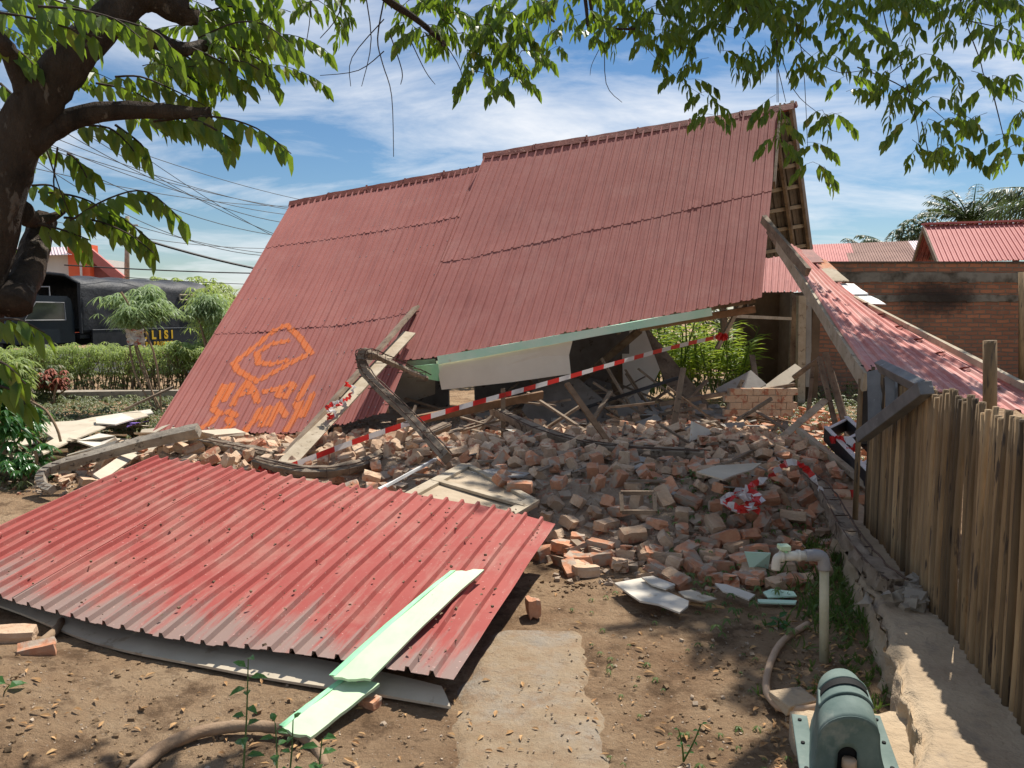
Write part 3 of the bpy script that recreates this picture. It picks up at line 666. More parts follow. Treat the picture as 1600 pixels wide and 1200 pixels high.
# curved cream board under its front edge
cb = MB(); lo = smooth_poly([G(-170, 905, .03), G(0, 948, .03), G(150, 1006, .02), G(330, 1044, .02), G(450, 1066, .02), G(600, 1088, .02), G(704, 1106, .02)], 6)
hi = smooth_poly([G(-170, 860, .04), G(0, 905, .05), G(150, 962, .045), G(330, 1000, .045), G(450, 1022, .045), G(600, 1052, .045), G(690, 1074, .045)], 6)
cb.grid(lambda u, v: poly_at(lo, u).lerp(poly_at(hi, u), v) + V((0, 0, .006 + .006 * math.sin(v * 3.14))), 40, 4, 0.012)
tag(cb.build('curved_board', 'board'), 'long curved cream board sticking out under the front edge of the fallen roof', 'board')
# two mint planks
def on_front(px, py, dz=0.0):
    d = ray(px, py); o = V((0, 0, CAMZ)); best = None
    for a_ in range(0, 41):
        for c_ in range(0, 21):
            p = SF(a_ / 40, c_ / 20); v = p - o; e = (v - d * (v.dot(d) / d.dot(d))).length
            if best is None or e < best[0]: best = (e, p)
    Y = best[1].y; return P(px, py, Y - dz * 0.3)
def plank_obj(name, label, quad, th, m, trim=None, cat='plank', bow=0.0):
    """quad: four corners, first edge is the short far end"""
    t_ = thing(name, label, cat, sum(quad, V()) / 4)
    A, B, C, D = quad
    b = MB(); b.grid(lambda u, v: A.lerp(D, u).lerp(B.lerp(C, u), v) + V((0, 0, bow * 4*u*(1-u) + 0.004 * nz(u*6, v*2, 1, 4))) + (D - A).normalized() * (0.02 * nz(v*9, u*3, 1, 2) if u in (0, 1) else 0), 12, 6, th)
    b.build('board', m, t_)
    if trim:
        b = MB(); b.grid(lambda u, v: A.lerp(D, u).lerp(B.lerp(C, u), v * 0.16) + V((0, 0, 0.003 + bow * 4*u*(1-u) + 0.004 * nz(u*6, v*.96, 1, 4))), 12, 2, 0.002); b.build('green_edge', trim, t_)
    return t_
z0 = 0.07
qa = [P(704, 892, on_front(704, 892).y - .18), P(756, 890, on_front(756, 890).y - .18), P(578, 1062, on_front(578, 1048).y - .17), P(514, 1056, on_front(514, 1042).y - .17)]
plank_obj('green_plank', 'long mint green plank lying across the ribs of the fallen roof section', qa, 0.012, 'mint', 'minttrim', bow=0.012)
qb = [G(532, 1060, .09), G(592, 1068, .09), G(484, 1153, .05), G(436, 1134, .05)]
plank_obj('green_plank', 'short mint green plank poking out below the long one onto the dirt', qb, 0.014, 'mint', 'minttrim', bow=0.0)

# ------------------------------------------------------------------ right roof fragment resting on the fence
rf = thing('hanging_roof_fragment', 'narrow pale red roof strip sloping from the gable down onto the bamboo fence', 'roof sheet', (3, 6, 1.2))
EL = PL([(1216, 372, 9.2), (1262, 440, 7.9), (1306, 508, 6.6), (1355, 580, 5.25)])
ER = PL([(1262, 398, 10.2), (1345, 468, 8.7), (1450, 528, 7.0), (1600, 606, 5.4), (1750, 690, 4.4)])
# along the run s goes across, t goes down the run
SFr = lambda s, t: poly_at(EL, t).lerp(poly_at(ER, t), s)
b = MB(); corrugate(b, SFr, 8, 0.020, nt=16, th=0.003, edge_jit=0.006); b.build('roof_sheet', 'frag', rf)
b = MB()
for k in range(3): b.beam(EL[k] + V((-.01, 0, -.075)), EL[k+1] + V((-.01, 0, -.075)), 0.03, 0.13, segs=3, jit=.003)
b.build('edge_board', 'pale', rf)
b = MB(); b.beam(P(1335, 466, 8.35), P(1640, 625, 4.9), 0.035, 0.05, segs=6, jit=.003); b.build('batten', 'pale', rf)
b = MB(); b.beam(P(1193, 342, 9.25), P(1262, 425, 8.0), 0.05, 0.10, segs=3, jit=.008); b.build('snapped_rafter', 'wood', rf)
b = MB(); b.beam(P(1202, 360, 9.6), P(1240, 415, 8.8), 0.06, 0.09, segs=2, jit=.01); b.build('snapped_rafter', 'wood', rf)
b = MB()
for k in range(7):   # nail holes torn open along the batten line
    p = SFr(0.72, 0.38 + 0.085 * k); b.box(p + V((0, 0, .018)), (0.07, 0.06, 0.008), Matrix.Rotation(.5, 3, 'Z') @ Matrix.Rotation(-.25, 3, 'X'))
b.build('torn_nail_hole', 'rust', rf)
for k, (s, t, mm) in enumerate(((.75, .02, 'rust'), (.85, .08, 'brick'), (.8, .15, 'pale'), (.9, .22, 'white'), (.95, .29, 'white'), (.6, .06, 'rust'))):
    p = SFr(s, t); q = SFr(s, t + .07); b = MB(); b.beam(p + V((0, 0, .05)), q + V((0, 0, .05)), 0.20, 0.012, segs=2, jit=.006)
    b.build('loose_shingle', mm, rf)

# grey window frame hanging under it
wf = thing('window_frame', 'grey painted timber frame hanging crooked under the roof strip at the fence end', 'window frame', (2.4, 5.1, 1.0))
for (a_, c_, w_, h_) in (((1368, 580, 4.9), (1370, 668, 4.75), .05, .09), ((1392, 588, 4.4), (1394, 646, 4.3), .03, .06), ((1346, 682, 4.6), (1447, 606, 3.72), .07, .07), ((1376, 572, 4.6), (1442, 606, 3.76), .07, .05)):
    b = MB(); b.beam(P(*a_), P(*c_), w_, h_, up=V((.5, -.6, .3)), segs=2, jit=.002); b.build('rail', 'greyframe', wf, bevel=.004)
bp = MB(); bp.box(P(1351, 632, 5.4), (0.06, 0.04, 0.56)); tag(bp.build('door_leaf', 'dark'), 'black upright door leaf standing at the end of the bamboo fence', 'door')
MBx = MB()

# ------------------------------------------------------------------ foundation strip and bamboo fence
fw = MB()
cl_pts = [V((1.02, 1.5, 0)), V((1.22, 2.2, 0)), V((1.50, 2.8, 0)), V((1.74, 3.5, 0)), V((1.95, 4.2, 0)), V((2.15, 5.0, 0)), V((2.5, 6.4, 0))]
cr_pts = [V((1.75, 1.5, 0)), V((1.90, 2.2, 0)), V((2.05, 2.8, 0)), V((2.25, 3.5, 0)), V((2.42, 4.2, 0)), V((2.55, 5.0, 0)), V((2.8, 6.4, 0))]
def FW(u, v):
    L = poly_at(cl_pts, u); Rr = poly_at(cr_pts, u); h = 0.20 - 0.06 * sstep(.55, .9, u)
    k = nz(L.x, L.y, 3.0, 2) * 0.07 + nz(L.x, L.y, 9, 5) * 0.035
    if v < 0.35:
        w_ = v / 0.35; z = -0.1 + (h + .1) * w_; x = k * (1 - .2*w_) - .03 * (1 - w_) + 0.05 * nz(L.y * 1.3, z * 5, 2.0, 7) * (1 - w_) ; p = L + V((x + .03 * nz(L.y, z, 14, 3), 0, z))
    else:
        w_ = (v - .35) / .65; p = (L + V((k, 0, 0))).lerp(Rr, w_); p.z = h + 0.018 * nz(p.x, p.y, 3.5, 1) + .008 * nz(p.x, p.y, 14, 2) - 0.05 * sstep(0.06, 0, w_)
    return p
fw.grid(FW, 150, 34)
tag(fw.build('foundation_wall', 'found', None, True), 'rough low concrete foundation running along the foot of the bamboo fence', 'foundation wall')
fence = thing('bamboo_fence', 'brown fence of closely set upright bamboo pickets on the right', 'fence', (2.2, 4, 0))
fA, fB = V((2.42, 5.15, 0.0)), V((1.55, 1.75, 0.0))
L_ = (fB - fA).length; d_ = (fB - fA).normalized(); pos = 0.0; k = 0
while pos < L_:
    c = fA + d_ * pos; wd = random.uniform(0.029, 0.038); top = 1.24 + random.uniform(-.028, .028) - 0.02 * (k % 3 == 0)
    z0_ = lin(c.y, [(1.5, .16), (5.2, .10)]) - .05
    side = random.uniform(-.006, .006); lean = random.uniform(-.014, .014); bw = random.uniform(-.012, .012)
    b = MB(); pts = []; rr = []
    for j in range(7):
        t = j / 6; pts.append(V((c.x + side, c.y, z0_ + (top - z0_) * t)) + d_ * (lean * t + bw * math.sin(t * 3.1)) + V((bw * .5 * math.sin(t*4), 0, 0)))
        rr.append(wd / 2 * (1.0 - .18 * t + (0.05 if j in (2, 4) else 0)))
    # half round split cane: tube squashed through its sides
    b.tube(pts, rr, 7, 0.05); b.build('picket', 'bamboo', fence, True)
    pos += wd + random.uniform(.005, .017) + (0.012 if random.random() < .07 else 0); k += 1
for z in (0.45, 1.0):
    b = MB(); b.tube([fA + V((.05, 0, z)), fA.lerp(fB, .5) + V((.055, 0, z - .02)), fB + V((.05, 0, z))], 0.018, 7, .05); b.build('rail', 'bamboo', fence, True)
b = MB(); b.tube([P(1547, 700, 3.45) , P(1547, 600, 3.45), P(1547, 532, 3.45)], [.030, .029, .028], 9, .05); b.build('post', 'bamboo', fence, True)
b = MB(); b.tube([V((2.44, 5.35, 0)), V((2.44, 5.35, 1.15))], [.02, .018], 7); b.build('post', 'bamboo', fence, True)

# ------------------------------------------------------------------ bricks
def brick_mesh(name, lx, ly, lz, m, groove=False, broken=False, seed=0):
    bm = bmesh.new(); bmesh.ops.create_cube(bm, size=1)
    for v in bm.verts: v.co = V((v.co.x * lx, v.co.y * ly, v.co.z * lz))
    bmesh.ops.subdivide_edges(bm, edges=bm.edges[:], cuts=2, use_grid_fill=True)
    for v in bm.verts:
        c = v.co; j = 0.0035
        if broken and c.x > lx * 0.4: c.x -= random.uniform(0, lx * 0.38)
        if broken and c.x < -lx * .4 and c.z > 0 and c.y > 0: c *= random.uniform(.6, .9)
        if groove and abs(c.y) < ly * .2 and c.z > lz * .45: c.z -= 0.012
        edge = sum(1 for q, l in ((c.x, lx), (c.y, ly), (c.z, lz)) if abs(abs(q) - l/2) < 1e-4)
        if edge >= 2: c *= random.uniform(0.955, 0.985)
        if edge == 3: c *= random.uniform(0.93, 0.985)
        v.co = c + V((random.uniform(-j, j), random.uniform(-j, j), random.uniform(-j, j)))
    me = bpy.data.meshes.new(name); bm.to_mesh(me); bm.free(); me.materials.append(MAT[m]); return me
BR = [brick_mesh('brick_whole', .185, .095, .075, 'brick'), brick_mesh('brick_grooved', .185, .10, .078, 'brick', groove=True), brick_mesh('brick_dusty', .18, .095, .07, 'mortar'),
      brick_mesh('brick_half', .11, .095, .075, 'brick', broken=True), brick_mesh('brick_broken', .14, .095, .07, 'mortar', broken=True), brick_mesh('brick_chipped', .17, .09, .075, 'brick', broken=True)]
KIND = ['whole red brick', 'grooved red brick', 'mortar covered brick', 'broken half brick', 'broken mortar covered brick', 'chipped red brick']
def add_brick(k, loc, eul, label, group=None):
    o = bpy.data.objects.new('brick', BR[k]); COL.objects.link(o); o.location = loc; o.rotation_euler = eul
    o.scale = (random.uniform(.8, 1.06), random.uniform(.88, 1.05), random.uniform(.85, 1.08)); return tag(o, label, 'brick', group)
cand = []
tries = 0; cells = {}
while tries < 15000:
    tries += 1; x = random.uniform(-4.6, 3.0); y = random.uniform(4.5, 11.0)
    f = lin(x, FRONT)
    if y < f - 0.02: continue
    if y > 9.0 and x < -0.6: continue
    dens = 0.140 if x > -0.9 else 0.155
    if y > 8: dens = 0.16
    # keep the slab and door area thin
    if -0.95 < x < 0.1 and 5.3 < y < 6.3 and random.random() < .93: continue
    c = (int(x / dens), int(y / dens))
    bad = False
    for i in (-1, 0, 1):
        for j in (-1, 0, 1):
            for (qx, qy) in cells.get((c[0]+i, c[1]+j, dens), ()):
                if math.hypot(qx - x, qy - y) < dens: bad = True
    if bad: continue
    cells.setdefault((c[0], c[1], dens), []).append((x, y)); cand.append((x, y))
for _ in range(260):   # scattered stragglers in front
    x = random.uniform(0.2, 2.1); y = lin(x, FRONT) + random.uniform(-0.25, 0.4); cand.append((x, y)) if random.random() < .18 else None
def under_front(x, y): return (x < .25 and y < 6.0 - (x + 2.9) * 0.38)
cand = [c for c in cand if not under_front(*c)]
cand.sort(key=lambda c: c[1])
rest = MB(); placed = 0
def rot_e(tilt): return (random.gauss(0, tilt), random.gauss(0, tilt), random.uniform(0, 6.28))
def region(x, y):
    if x < -2.4: return 'in the left heap beside the curved column', 'bricks in the left heap'
    if x < -0.4: return 'between the fallen roof section and the leaning boards', 'bricks behind the fallen roof section'
    if y < 5.5 and x < 1.0: return 'at the front edge of the heap near the white board scraps', 'bricks at the front edge of the heap'
    if y < 5.5: return 'at the front edge of the heap near the garden tap', 'bricks near the garden tap'
    if x > 1.3: return 'in the heap around the coil of barrier tape', 'bricks around the coil of tape'
    return 'in the middle of the heap below the green eave', 'bricks in the middle of the heap'
RESTM = [([v.co.copy() for v in m.vertices], [tuple(p.vertices) for p in m.polygons]) for m in BR]
for (x, y) in cand:
    k = random.choices(range(6), (5, 3, 5, 3, 4, 3))[0]; edge = y - lin(x, FRONT) < .35
    e = rot_e(0.16 if edge else 0.42)
    if random.random() < .15 and not edge: e = (e[0], 1.3 + random.gauss(0, .2), e[2])
    h = heap(x, y); z = gz(x, y) + h + 0.035 + (random.uniform(0, .05) if not edge else 0)
    if placed < 262:
        rg, gp = region(x, y); add_brick(k, (x, y, z), e, KIND[k] + ' ' + rg, KIND[k] + 's, ' + gp); placed += 1
    else:
        m = Matrix.LocRotScale(V((x, y, z)), __import__('mathutils').Euler(e), None); i = len(rest.v)
        rest.v += [m @ v for v in RESTM[k][0]]; rest.f += [tuple(i + q for q in f) for f in RESTM[k][1]]
stuff('brick_rubble', rest, 'mortar', 'mass of tumbled bricks heaped in the shade under the collapsed roof', 'rubble')
# crumbs and mortar chips between them
ch = MB(); n = 0
while n < 9500:
    x = random.uniform(-4.8, 3.1); y = random.uniform(4.2, 10.5); f = lin(x, FRONT)
    if y < f - 0.45 or under_front(x, y): continue
    if y < f and random.random() < (f - y) * 2.2: continue
    n += 1; r = random.uniform(.006, .03) if random.random() < .68 else random.uniform(.03, .065)
    if y < f: r = min(r, .022)
    ch.chunk(V((x, y, gz(x, y) + heap(x, y) + r * .3)), r)
du = MB(); gi = {}
for i in range(-100, 72):
    for j in range(84, 250):
        x, y = i * .05, j * .05
        if heap(x, y) > .03 and not under_front(x, y): gi[(i, j)] = len(du.v); du.v.append(V((x, y, gz(x, y) + heap(x, y) + .016 * sstep(.03, .08, heap(x, y)) + .014 * nz(x, y, 9, 4) + .01 * nz(x, y, 23, 1))))
for (i, j), k in gi.items():
    q = [gi.get(c) for c in ((i, j), (i+1, j), (i+1, j+1), (i, j+1))]
    if None not in q: du.f.append(tuple(q))
DUST = mat('brick and mortar dust', (0.30, 0.21, 0.14), (0.50, 0.38, 0.27), 3.5, 0.97, 1.0, 0.05, spots=(0.40, 0.20, 0.13), spot_scale=16, spot_at=0.58, detail=9)
stuff('rubble_dust', du, DUST, 'grit, mortar dust and brick crumbs that fill the heap between the bricks', 'rubble')
ck = MB()
for _ in range(44):
    x = random.uniform(-1.2, 2.6); y = random.uniform(5.6, 8.6)
    if under_front(x, y): continue
    z = heap(x, y) + random.uniform(.05, .12); a_ = random.uniform(0, 3.14); d = V((math.cos(a_), math.sin(a_), random.gauss(0, .15))) * random.uniform(.12, .42)
    ck.beam(V((x, y, z)) - d, V((x, y, z)) + d, random.uniform(.012, .05), random.uniform(.01, .022), segs=2, jit=.004)
stuff('splintered_laths', ck, 'wood', 'short splintered laths strewn over the bricks in front of the ruin', 'debris')
ck = MB()
for _ in range(36):
    x = random.uniform(-.8, 2.7); y = random.uniform(5.4, 8.4)
    if under_front(x, y): continue
    z = heap(x, y) + random.uniform(.06, .10); n = random.randint(4, 6); rr = random.uniform(.05, .15); a0 = random.uniform(0, 6)
    tl = (random.gauss(0, .2), random.gauss(0, .2)); ck.prism([V((x + rr * math.cos(a0 + 6.28*k/n) * random.uniform(.5, 1.1), y + rr * .8 * math.sin(a0 + 6.28*k/n) * random.uniform(.6, 1.1), 0)) + V((0, 0, z + tl[0] * rr * math.cos(a0 + 6.28*k/n) + tl[1] * rr * math.sin(a0 + 6.28*k/n))) for k in range(n)], .009)
stuff('plaster_shards', ck, 'plaster', 'small broken board and plaster shards lying among the bricks', 'debris')
stuff('mortar_chips', ch, 'chips', 'grey brown mortar crumbs and chips between the bricks', 'rubble')
pb = MB()
for _ in range(2600):
    y = 1.9 + 3.2 * random.random() ** 1.3; x = random.uniform(-0.75, 0.75) * y
    if under_front(x, y) and y > 3.2: continue
    if x > lin(y, [(1.5, 1.0), (2.2, 1.2), (3.5, 1.7), (5, 2.1)]): continue
    r = random.uniform(.0015, .006) if random.random() < .95 else random.uniform(.007, .014)
    pb.chunk(V((x, y, gz(x, y) + r * .3 + (.020 if (-.2 < x < .35 and y < 4.0) else 0))), r)
stuff('pebbles', pb, mat('pebbles', (0.24, 0.17, 0.11), (0.5, 0.40, 0.30), 40, 0.9, 0), 'small pebbles and crumbs strewn over the dirt yard', 'pebbles')
# single bricks that stand apart
for (k, px, py, z, e, lb) in ((1, 58, 1018, .06, (.05, -.05, .5), 'red brick with two deep grooves lying near the left tree root'), (2, 24, 992, .05, (.1, .1, .3), 'pale brick at the left edge under the curved board'),
        (3, 833, 950, .05, (0, 1.5, .2), 'small red brick standing on end right of the fallen roof section'), (0, 786, 752, .38, (.5, .3, .9), 'tilted brick on the flat door leaf, left of two'),
        (0, 812, 761, .36, (.05, 0, -.1), 'red brick lying flat on the door leaf, right of two'), (0, 578, 1096, .02, (.1, .0, -.5), 'brick scrap under the short mint plank'),
        (0, 1175, 908, .05, (0, .05, -.2), 'dark brick on its own beside the green board scraps')):
    p = G(px, py, z); ob = add_brick(k, p, e, lb)
    if 'scrap' in lb: ob.scale = (.45, .6, .5)
# courses of brick still mortared together
def masonry(px0, px1, py, Y, n, rows, label, yaw=0.0, tilt=0.0, z=None):
    a, c = P(px0, py, Y), P(px1, py, Y)
    o = thing('masonry_block', label, 'masonry', a.lerp(c, .5)); L = (c - a).length / n
    rt = Matrix.Rotation(yaw, 3, 'Z') @ Matrix.Rotation(tilt, 3, 'X'); ctr = a.lerp(c, .5)
    b = MB()
    for r_ in range(rows):
        for k in range(n):
            p = V(((k - n/2 + .5 + (.5 if r_ % 2 else 0)) * L, 0, (r_ + .5) * .085)); b.box(ctr + rt @ p, (L * .95, .10, .076), rt, .004)
    b.build('brick_course', 'mortar', o)
    b = MB(); b.box(ctr + rt @ V((L * .25, 0.002, rows * .0425)), (L * (n - .3), .088, rows * .085 - .01), rt); b.build('mortar_bed', 'chips', o)
masonry(1130, 1235, 650, 9.2, 6, 4, 'stub of brick wall four courses high below the bright green plant')
masonry(850, 1060, 712, 7.6, 14, 1, 'long line of mortared bricks lying in the shade below the hanging plank', yaw=-.06, tilt=.2)
masonry(875, 965, 832, 5.35, 5, 2, 'slab of bricks still mortared together at the corner of the fallen roof', yaw=.25, tilt=-1.2)
masonry(1232, 1300, 802, 5.75, 2, 1, 'big block of masonry at the right end of the heap')

# ------------------------------------------------------------------ boards, planks, columns
def flat(name, label, pts, z, th, m, cat='board', zs=None):
    q = [G(px, py, z if zs is None else zs[i]) for i, (px, py) in enumerate(pts)]
    b = MB(); b.prism(q, th); return tag(b.build(name, m), label, cat)
flat('ceiling_board', 'large torn white ceiling board lying on the dirt in front of the bricks', [(960, 912), (1002, 904), (1012, 912), (1048, 928), (1076, 940), (1075, 948), (1062, 958), (1028, 945), (1000, 940), (985, 930)], .075, .010, 'whiteboard')
flat('ceiling_board', 'small white board scrap touching the back of the large torn one', [(1003, 903), (1020, 901), (1055, 914), (1040, 921), (1018, 914)], .10, .010, 'whiteboard')
flat('ceiling_board', 'narrow beige board sliver right of the large torn white board', [(1060, 925), (1080, 922), (1120, 936), (1100, 940), (1070, 934)], .07, .006, 'board')
flat('board_scrap', 'thin orange brown wood splinter in front of the bricks', [(1078, 944), (1080, 941), (1130, 948), (1132, 950)], .035, .008, 'dry')
flat('ceiling_board', 'cream board piece lying on top of the bricks in front of the coiled tape', [(1088, 738), (1120, 728), (1190, 724), (1175, 735), (1150, 742), (1130, 750)], .50, .01, 'board')
flat('ceiling_board', 'white triangular board piece lying in the shade behind the heap', [(1080, 658), (1118, 676), (1078, 690)], .45, .01, 'whiteboard', zs=(.55, .42, .38))
flat('ceiling_board', 'grey flat board on the bricks behind the door leaf', [(735, 738), (770, 733), (830, 740), (818, 745), (765, 747)], .36, .01, 'plaster')
flat('green_scrap', 'pale green board square leaning on bricks beside the tap', [(1163, 862), (1204, 864), (1200, 888), (1172, 890)], .08, .008, 'green', zs=(.16, .16, .05, .05))
flat('green_scrap', 'green board scraps lying flat in front of the tap', [(1192, 926), (1205, 921), (1240, 925), (1245, 932), (1200, 934)], .03, .008, 'green')
flat('green_scrap', 'lowest pale green board strip on the dirt near the tap', [(1184, 937), (1245, 939), (1243, 944), (1184, 942)], .025, .008, 'green')
flat('ceiling_board', 'white splintered board half hidden by weeds behind the front bricks', [(1117, 912), (1135, 914), (1180, 930), (1170, 938), (1150, 930), (1130, 925)], .07, .008, 'whiteboard')
# flat door leaf
dr = thing('door_leaf', 'dusty panelled door leaf lying flat among the bricks behind the fallen roof', 'door', G(730, 770, .3))
dq = [G(628, 782, .33), G(728, 728, .36), G(840, 788, .31), G(800, 812, .28)]
b = MB(); b.prism([dq[0], dq[1], dq[2], dq[3]], .03); b.build('panel', mat('dusty door', (0.36, 0.28, 0.19), (0.50, 0.40, 0.28), 5, 0.9, 0.3), dr)
for (a_, c_, w_) in ((0, 1, .10), (1, 2, .05), (2, 3, .1)):
    b = MB(); ctr = sum(dq, V()) / 4; b.beam(dq[a_].lerp(ctr, .07) + V((0, 0, .024)), dq[c_].lerp(ctr, .07) + V((0, 0, .024)), w_, .02); b.build('stile', 'pale', dr)
b = MB(); b.beam(dq[0].lerp(dq[1], .45) + V((0, 0, .027)), dq[3].lerp(dq[2], .6) + V((0, 0, .027)), .06, .02); b.build('stile', 'pale', dr)
def plank(label, a, c, w_, h_, m, up=V((0, 0, 1)), segs=4, jit=.004, bend=0, name='plank', cat='plank'):
    b = MB(); b.beam(a, c, w_, h_, up, segs, jit, bend); return tag(b.build(name, m), label, cat)
UPC = V((0, -.7, .7))
plank('narrow weathered plank leaning up the red roof, edge on, left of the wide board', P(650, 480, 10.3), P(418, 742, 6.5), .035, .10, 'wood', V((.8, .2, .5)))
plank('wide pale board leaning against the red roof with tape knotted on it', P(640, 520, 9.85), P(435, 738, 6.45), .16, .02, 'pale', UPC)
plank('orange brown plank just below the long tape', P(620, 662, 7.6), P(848, 617, 8.6), .03, .09, 'brownwood', V((0, -.2, 1)))
plank('thin brown plank leaning steeply from the tape down to the bricks', P(886, 600, 8.0), P(966, 712, 7.0), .055, .03, 'brownwood', UPC)
plank('broken upright stake standing in front of the bright green plant', P(1068, 575, 8.6), P(1052, 668, 8.4), .06, .03, 'wood', V((0, -1, 0)))
plank('thin white batten lying across bricks behind the fallen roof', G(592, 765, .34), G(680, 718, .38), .025, .02, 'white')
plank('long timber lying along the front right edge of the heap', G(1060, 832, .12), G(1190, 842, .12), .05, .04, 'wood')
plank('second thinner timber beside the long one at the front right of the heap', G(1085, 824, .16), G(1200, 836, .14), .03, .02, 'pale')
plank('pale broken lath slanting over the masonry towards the splintered posts', P(1222, 684, 7.6), P(1290, 625, 8.2), .07, .02, 'pale', UPC)
plank('round pale pole lying on bricks beside the black window frame', P(1248, 672, 7.4), P(1372, 772, 5.9), .05, .05, 'pale', segs=6)
plank('brown timber lying in the shade under the plant', P(1030, 632, 9.6), P(1160, 610, 9.8), .06, .05, 'wood')
plank('bare slanting rafter inside the ruin below the fascia', P(900, 600, 11.5), P(1000, 515, 10.4), .06, .09, 'wood', UPC)
plank('dark slanting bar crossing the shaded room', P(905, 640, 9.6), P(1060, 590, 9.4), .03, .04, 'dark')
plank('grey thin stick leaning behind the tape in the dark room', P(940, 560, 10), P(985, 635, 9.6), .03, .03, 'wood')
plank('pale slanting board in the sun beside the bright green plant', P(1250, 575, 10.6), P(1195, 615, 10.2), .18, .02, 'board', UPC)
plank('grey plank lying in front of the leaning cream slab', P(1140, 618, 10.0), P(1240, 600, 10.4), .07, .04, 'wood')
plank('tilted grey board lying beside the plant', P(1130, 620, 10.2), P(1185, 590, 10.4), .30, .02, 'plaster', UPC)
plank('long thin stick rising from the left heap past the hedge', P(195, 640, 10.5), P(270, 605, 10.9), .05, .03, 'wood')
for (a_, c_, w_, lb) in (((1280, 560, 8.5), (1312, 690, 7.9), .05, 'left plank of the splintered bundle of posts by the brick wall'), ((1290, 552, 8.4), (1330, 700, 7.8), .06, 'tallest grey post in the splintered bundle'),
        ((1270, 575, 8.5), (1262, 650, 8.3), .04, 'short upright lath left of the splintered bundle'), ((1300, 580, 8.6), (1335, 695, 8.0), .03, 'thin lath at the right of the splintered bundle'), ((1240, 590, 8.9), (1282, 560, 8.6), .05, 'crosswise plank resting on top of the splintered bundle'), ((1175, 555, 11.2), (1185, 620, 10.8), .08, 'brown post leaning right of the bright green plant')):
    plank(lb, P(*a_), P(*c_), w_, .03, 'wood', V((0, -1, .2)))
# left debris boards
lb_ = [([(50, 662), (120, 658), (150, 652), (215, 642), (232, 650), (160, 668), (90, 690)], .22, 'board', 'big cream board on top of the left debris heap'),
       ([(60, 700), (95, 680), (150, 665), (165, 668), (110, 690), (68, 710)], .30, 'board', 'long cream strip slanting down the left debris heap'),
       ([(150, 654), (190, 646), (210, 655), (180, 664), (150, 662)], .30, 'whiteboard', 'white board piece beside the purple bag'),
       ([(120, 690), (155, 678), (180, 682), (185, 690), (150, 700)], .26, 'whiteboard', 'square white board in the middle of the left debris heap'),
       ([(145, 742), (200, 705), (215, 712), (160, 752)], .28, 'board', 'tan board leaning at the left end of the fallen roof'),
       ([(180, 648), (235, 640), (240, 646), (195, 656)], .2, 'whiteboard', 'pointed white board at the back of the left debris heap'), ([(8, 690), (60, 684), (62, 692), (12, 700)], .1, 'board', 'flat board scrap under the left bushes')]
for pts, z, mm, lb in lb_:
    flat('ceiling_board', lb, pts, z, .015, mm, zs=[z + random.uniform(-.04, .05) for _ in pts])
# concrete columns with exposed bars
def column(label, pts, r0_, name='broken_column', bars=2, chunky=.12, m='conc'):
    sp = smooth_poly(pts, 7); o = thing(name, label, 'concrete column', sp[0])
    b = MB(); segs = []
    i0 = 0; pr = None
    n = len(sp)
    for k in range(n):
        d = (sp[min(k+1, n-1)] - sp[max(k-1, 0)]).normalized(); sd = d.cross(V((0, -.5, .86))) if pr is None else pr - d * pr.dot(d); sd.normalize(); pr = sd; u = sd.cross(d)
        r = r0_ if not isinstance(r0_, (list, tuple)) else lin(k / (n-1), r0_)
        for (p, q) in ((-1, -1), (0, -1.05), (1, -1), (1.05, 0), (1, 1), (0, 1.05), (-1, 1), (-1.05, 0)):
            j = 1 + random.uniform(-chunky, chunky); b.v.append(sp[k] + sd * p * r * j + u * q * r * j)
    for k in range(n - 1):
        for j in range(8): a_ = k*8 + j; c_ = k*8 + (j+1) % 8; b.f.append((a_, c_, c_ + 8, a_ + 8))
    b.f.append(tuple(range(7, -1, -1))); b.f.append(tuple(range((n-1)*8, n*8))); b.build('concrete', m, o)
    for s in range(bars):
        b = MB(); off = V(((-1) ** s * r * 1.0, -r * .5, r * 1.05)); b.tube([p + off * random.uniform(.95, 1.1) for p in sp], .006, 5); b.build('rebar', 'rebar', o)
    b = MB()
    for k in range(3, n - 2, 3):
        p = sp[k]; b.tube([p + V((-r*1.15, -r, r)), p + V((r*1.15, -r, r)), p + V((r*1.15, -r, -r)), p + V((-r*1.15, -r, -r))], .004, 4)
    b.build('stirrup', 'rebar', o); return o
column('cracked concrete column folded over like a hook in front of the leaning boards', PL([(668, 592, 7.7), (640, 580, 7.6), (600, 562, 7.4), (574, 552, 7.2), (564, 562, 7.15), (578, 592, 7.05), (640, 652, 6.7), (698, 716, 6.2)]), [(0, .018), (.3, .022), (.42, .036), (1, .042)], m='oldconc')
column('long pale concrete column curling down at the left end of the heap', PL([(310, 672, 7.0), (230, 690, 7.0), (150, 712, 6.9), (90, 728, 6.8), (66, 742, 6.7), (68, 760, 6.6), (82, 766, 6.5)]), [(0, .05), (.5, .038), (1, .03)], chunky=.06, bars=0)
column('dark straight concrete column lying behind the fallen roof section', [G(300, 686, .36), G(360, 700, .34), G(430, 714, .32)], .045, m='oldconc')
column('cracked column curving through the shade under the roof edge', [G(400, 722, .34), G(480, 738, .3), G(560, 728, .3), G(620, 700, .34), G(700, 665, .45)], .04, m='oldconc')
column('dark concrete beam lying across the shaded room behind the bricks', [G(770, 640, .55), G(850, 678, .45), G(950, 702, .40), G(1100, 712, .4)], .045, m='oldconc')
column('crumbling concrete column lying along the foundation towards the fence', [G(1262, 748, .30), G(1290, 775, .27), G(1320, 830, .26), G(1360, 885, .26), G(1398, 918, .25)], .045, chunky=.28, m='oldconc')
b = MB()
for _ in range(26):
    p = G(random.gauss(1415, 20), random.gauss(935, 10), .22); b.chunk(p + V((0, 0, .02)), random.uniform(.02, .055))
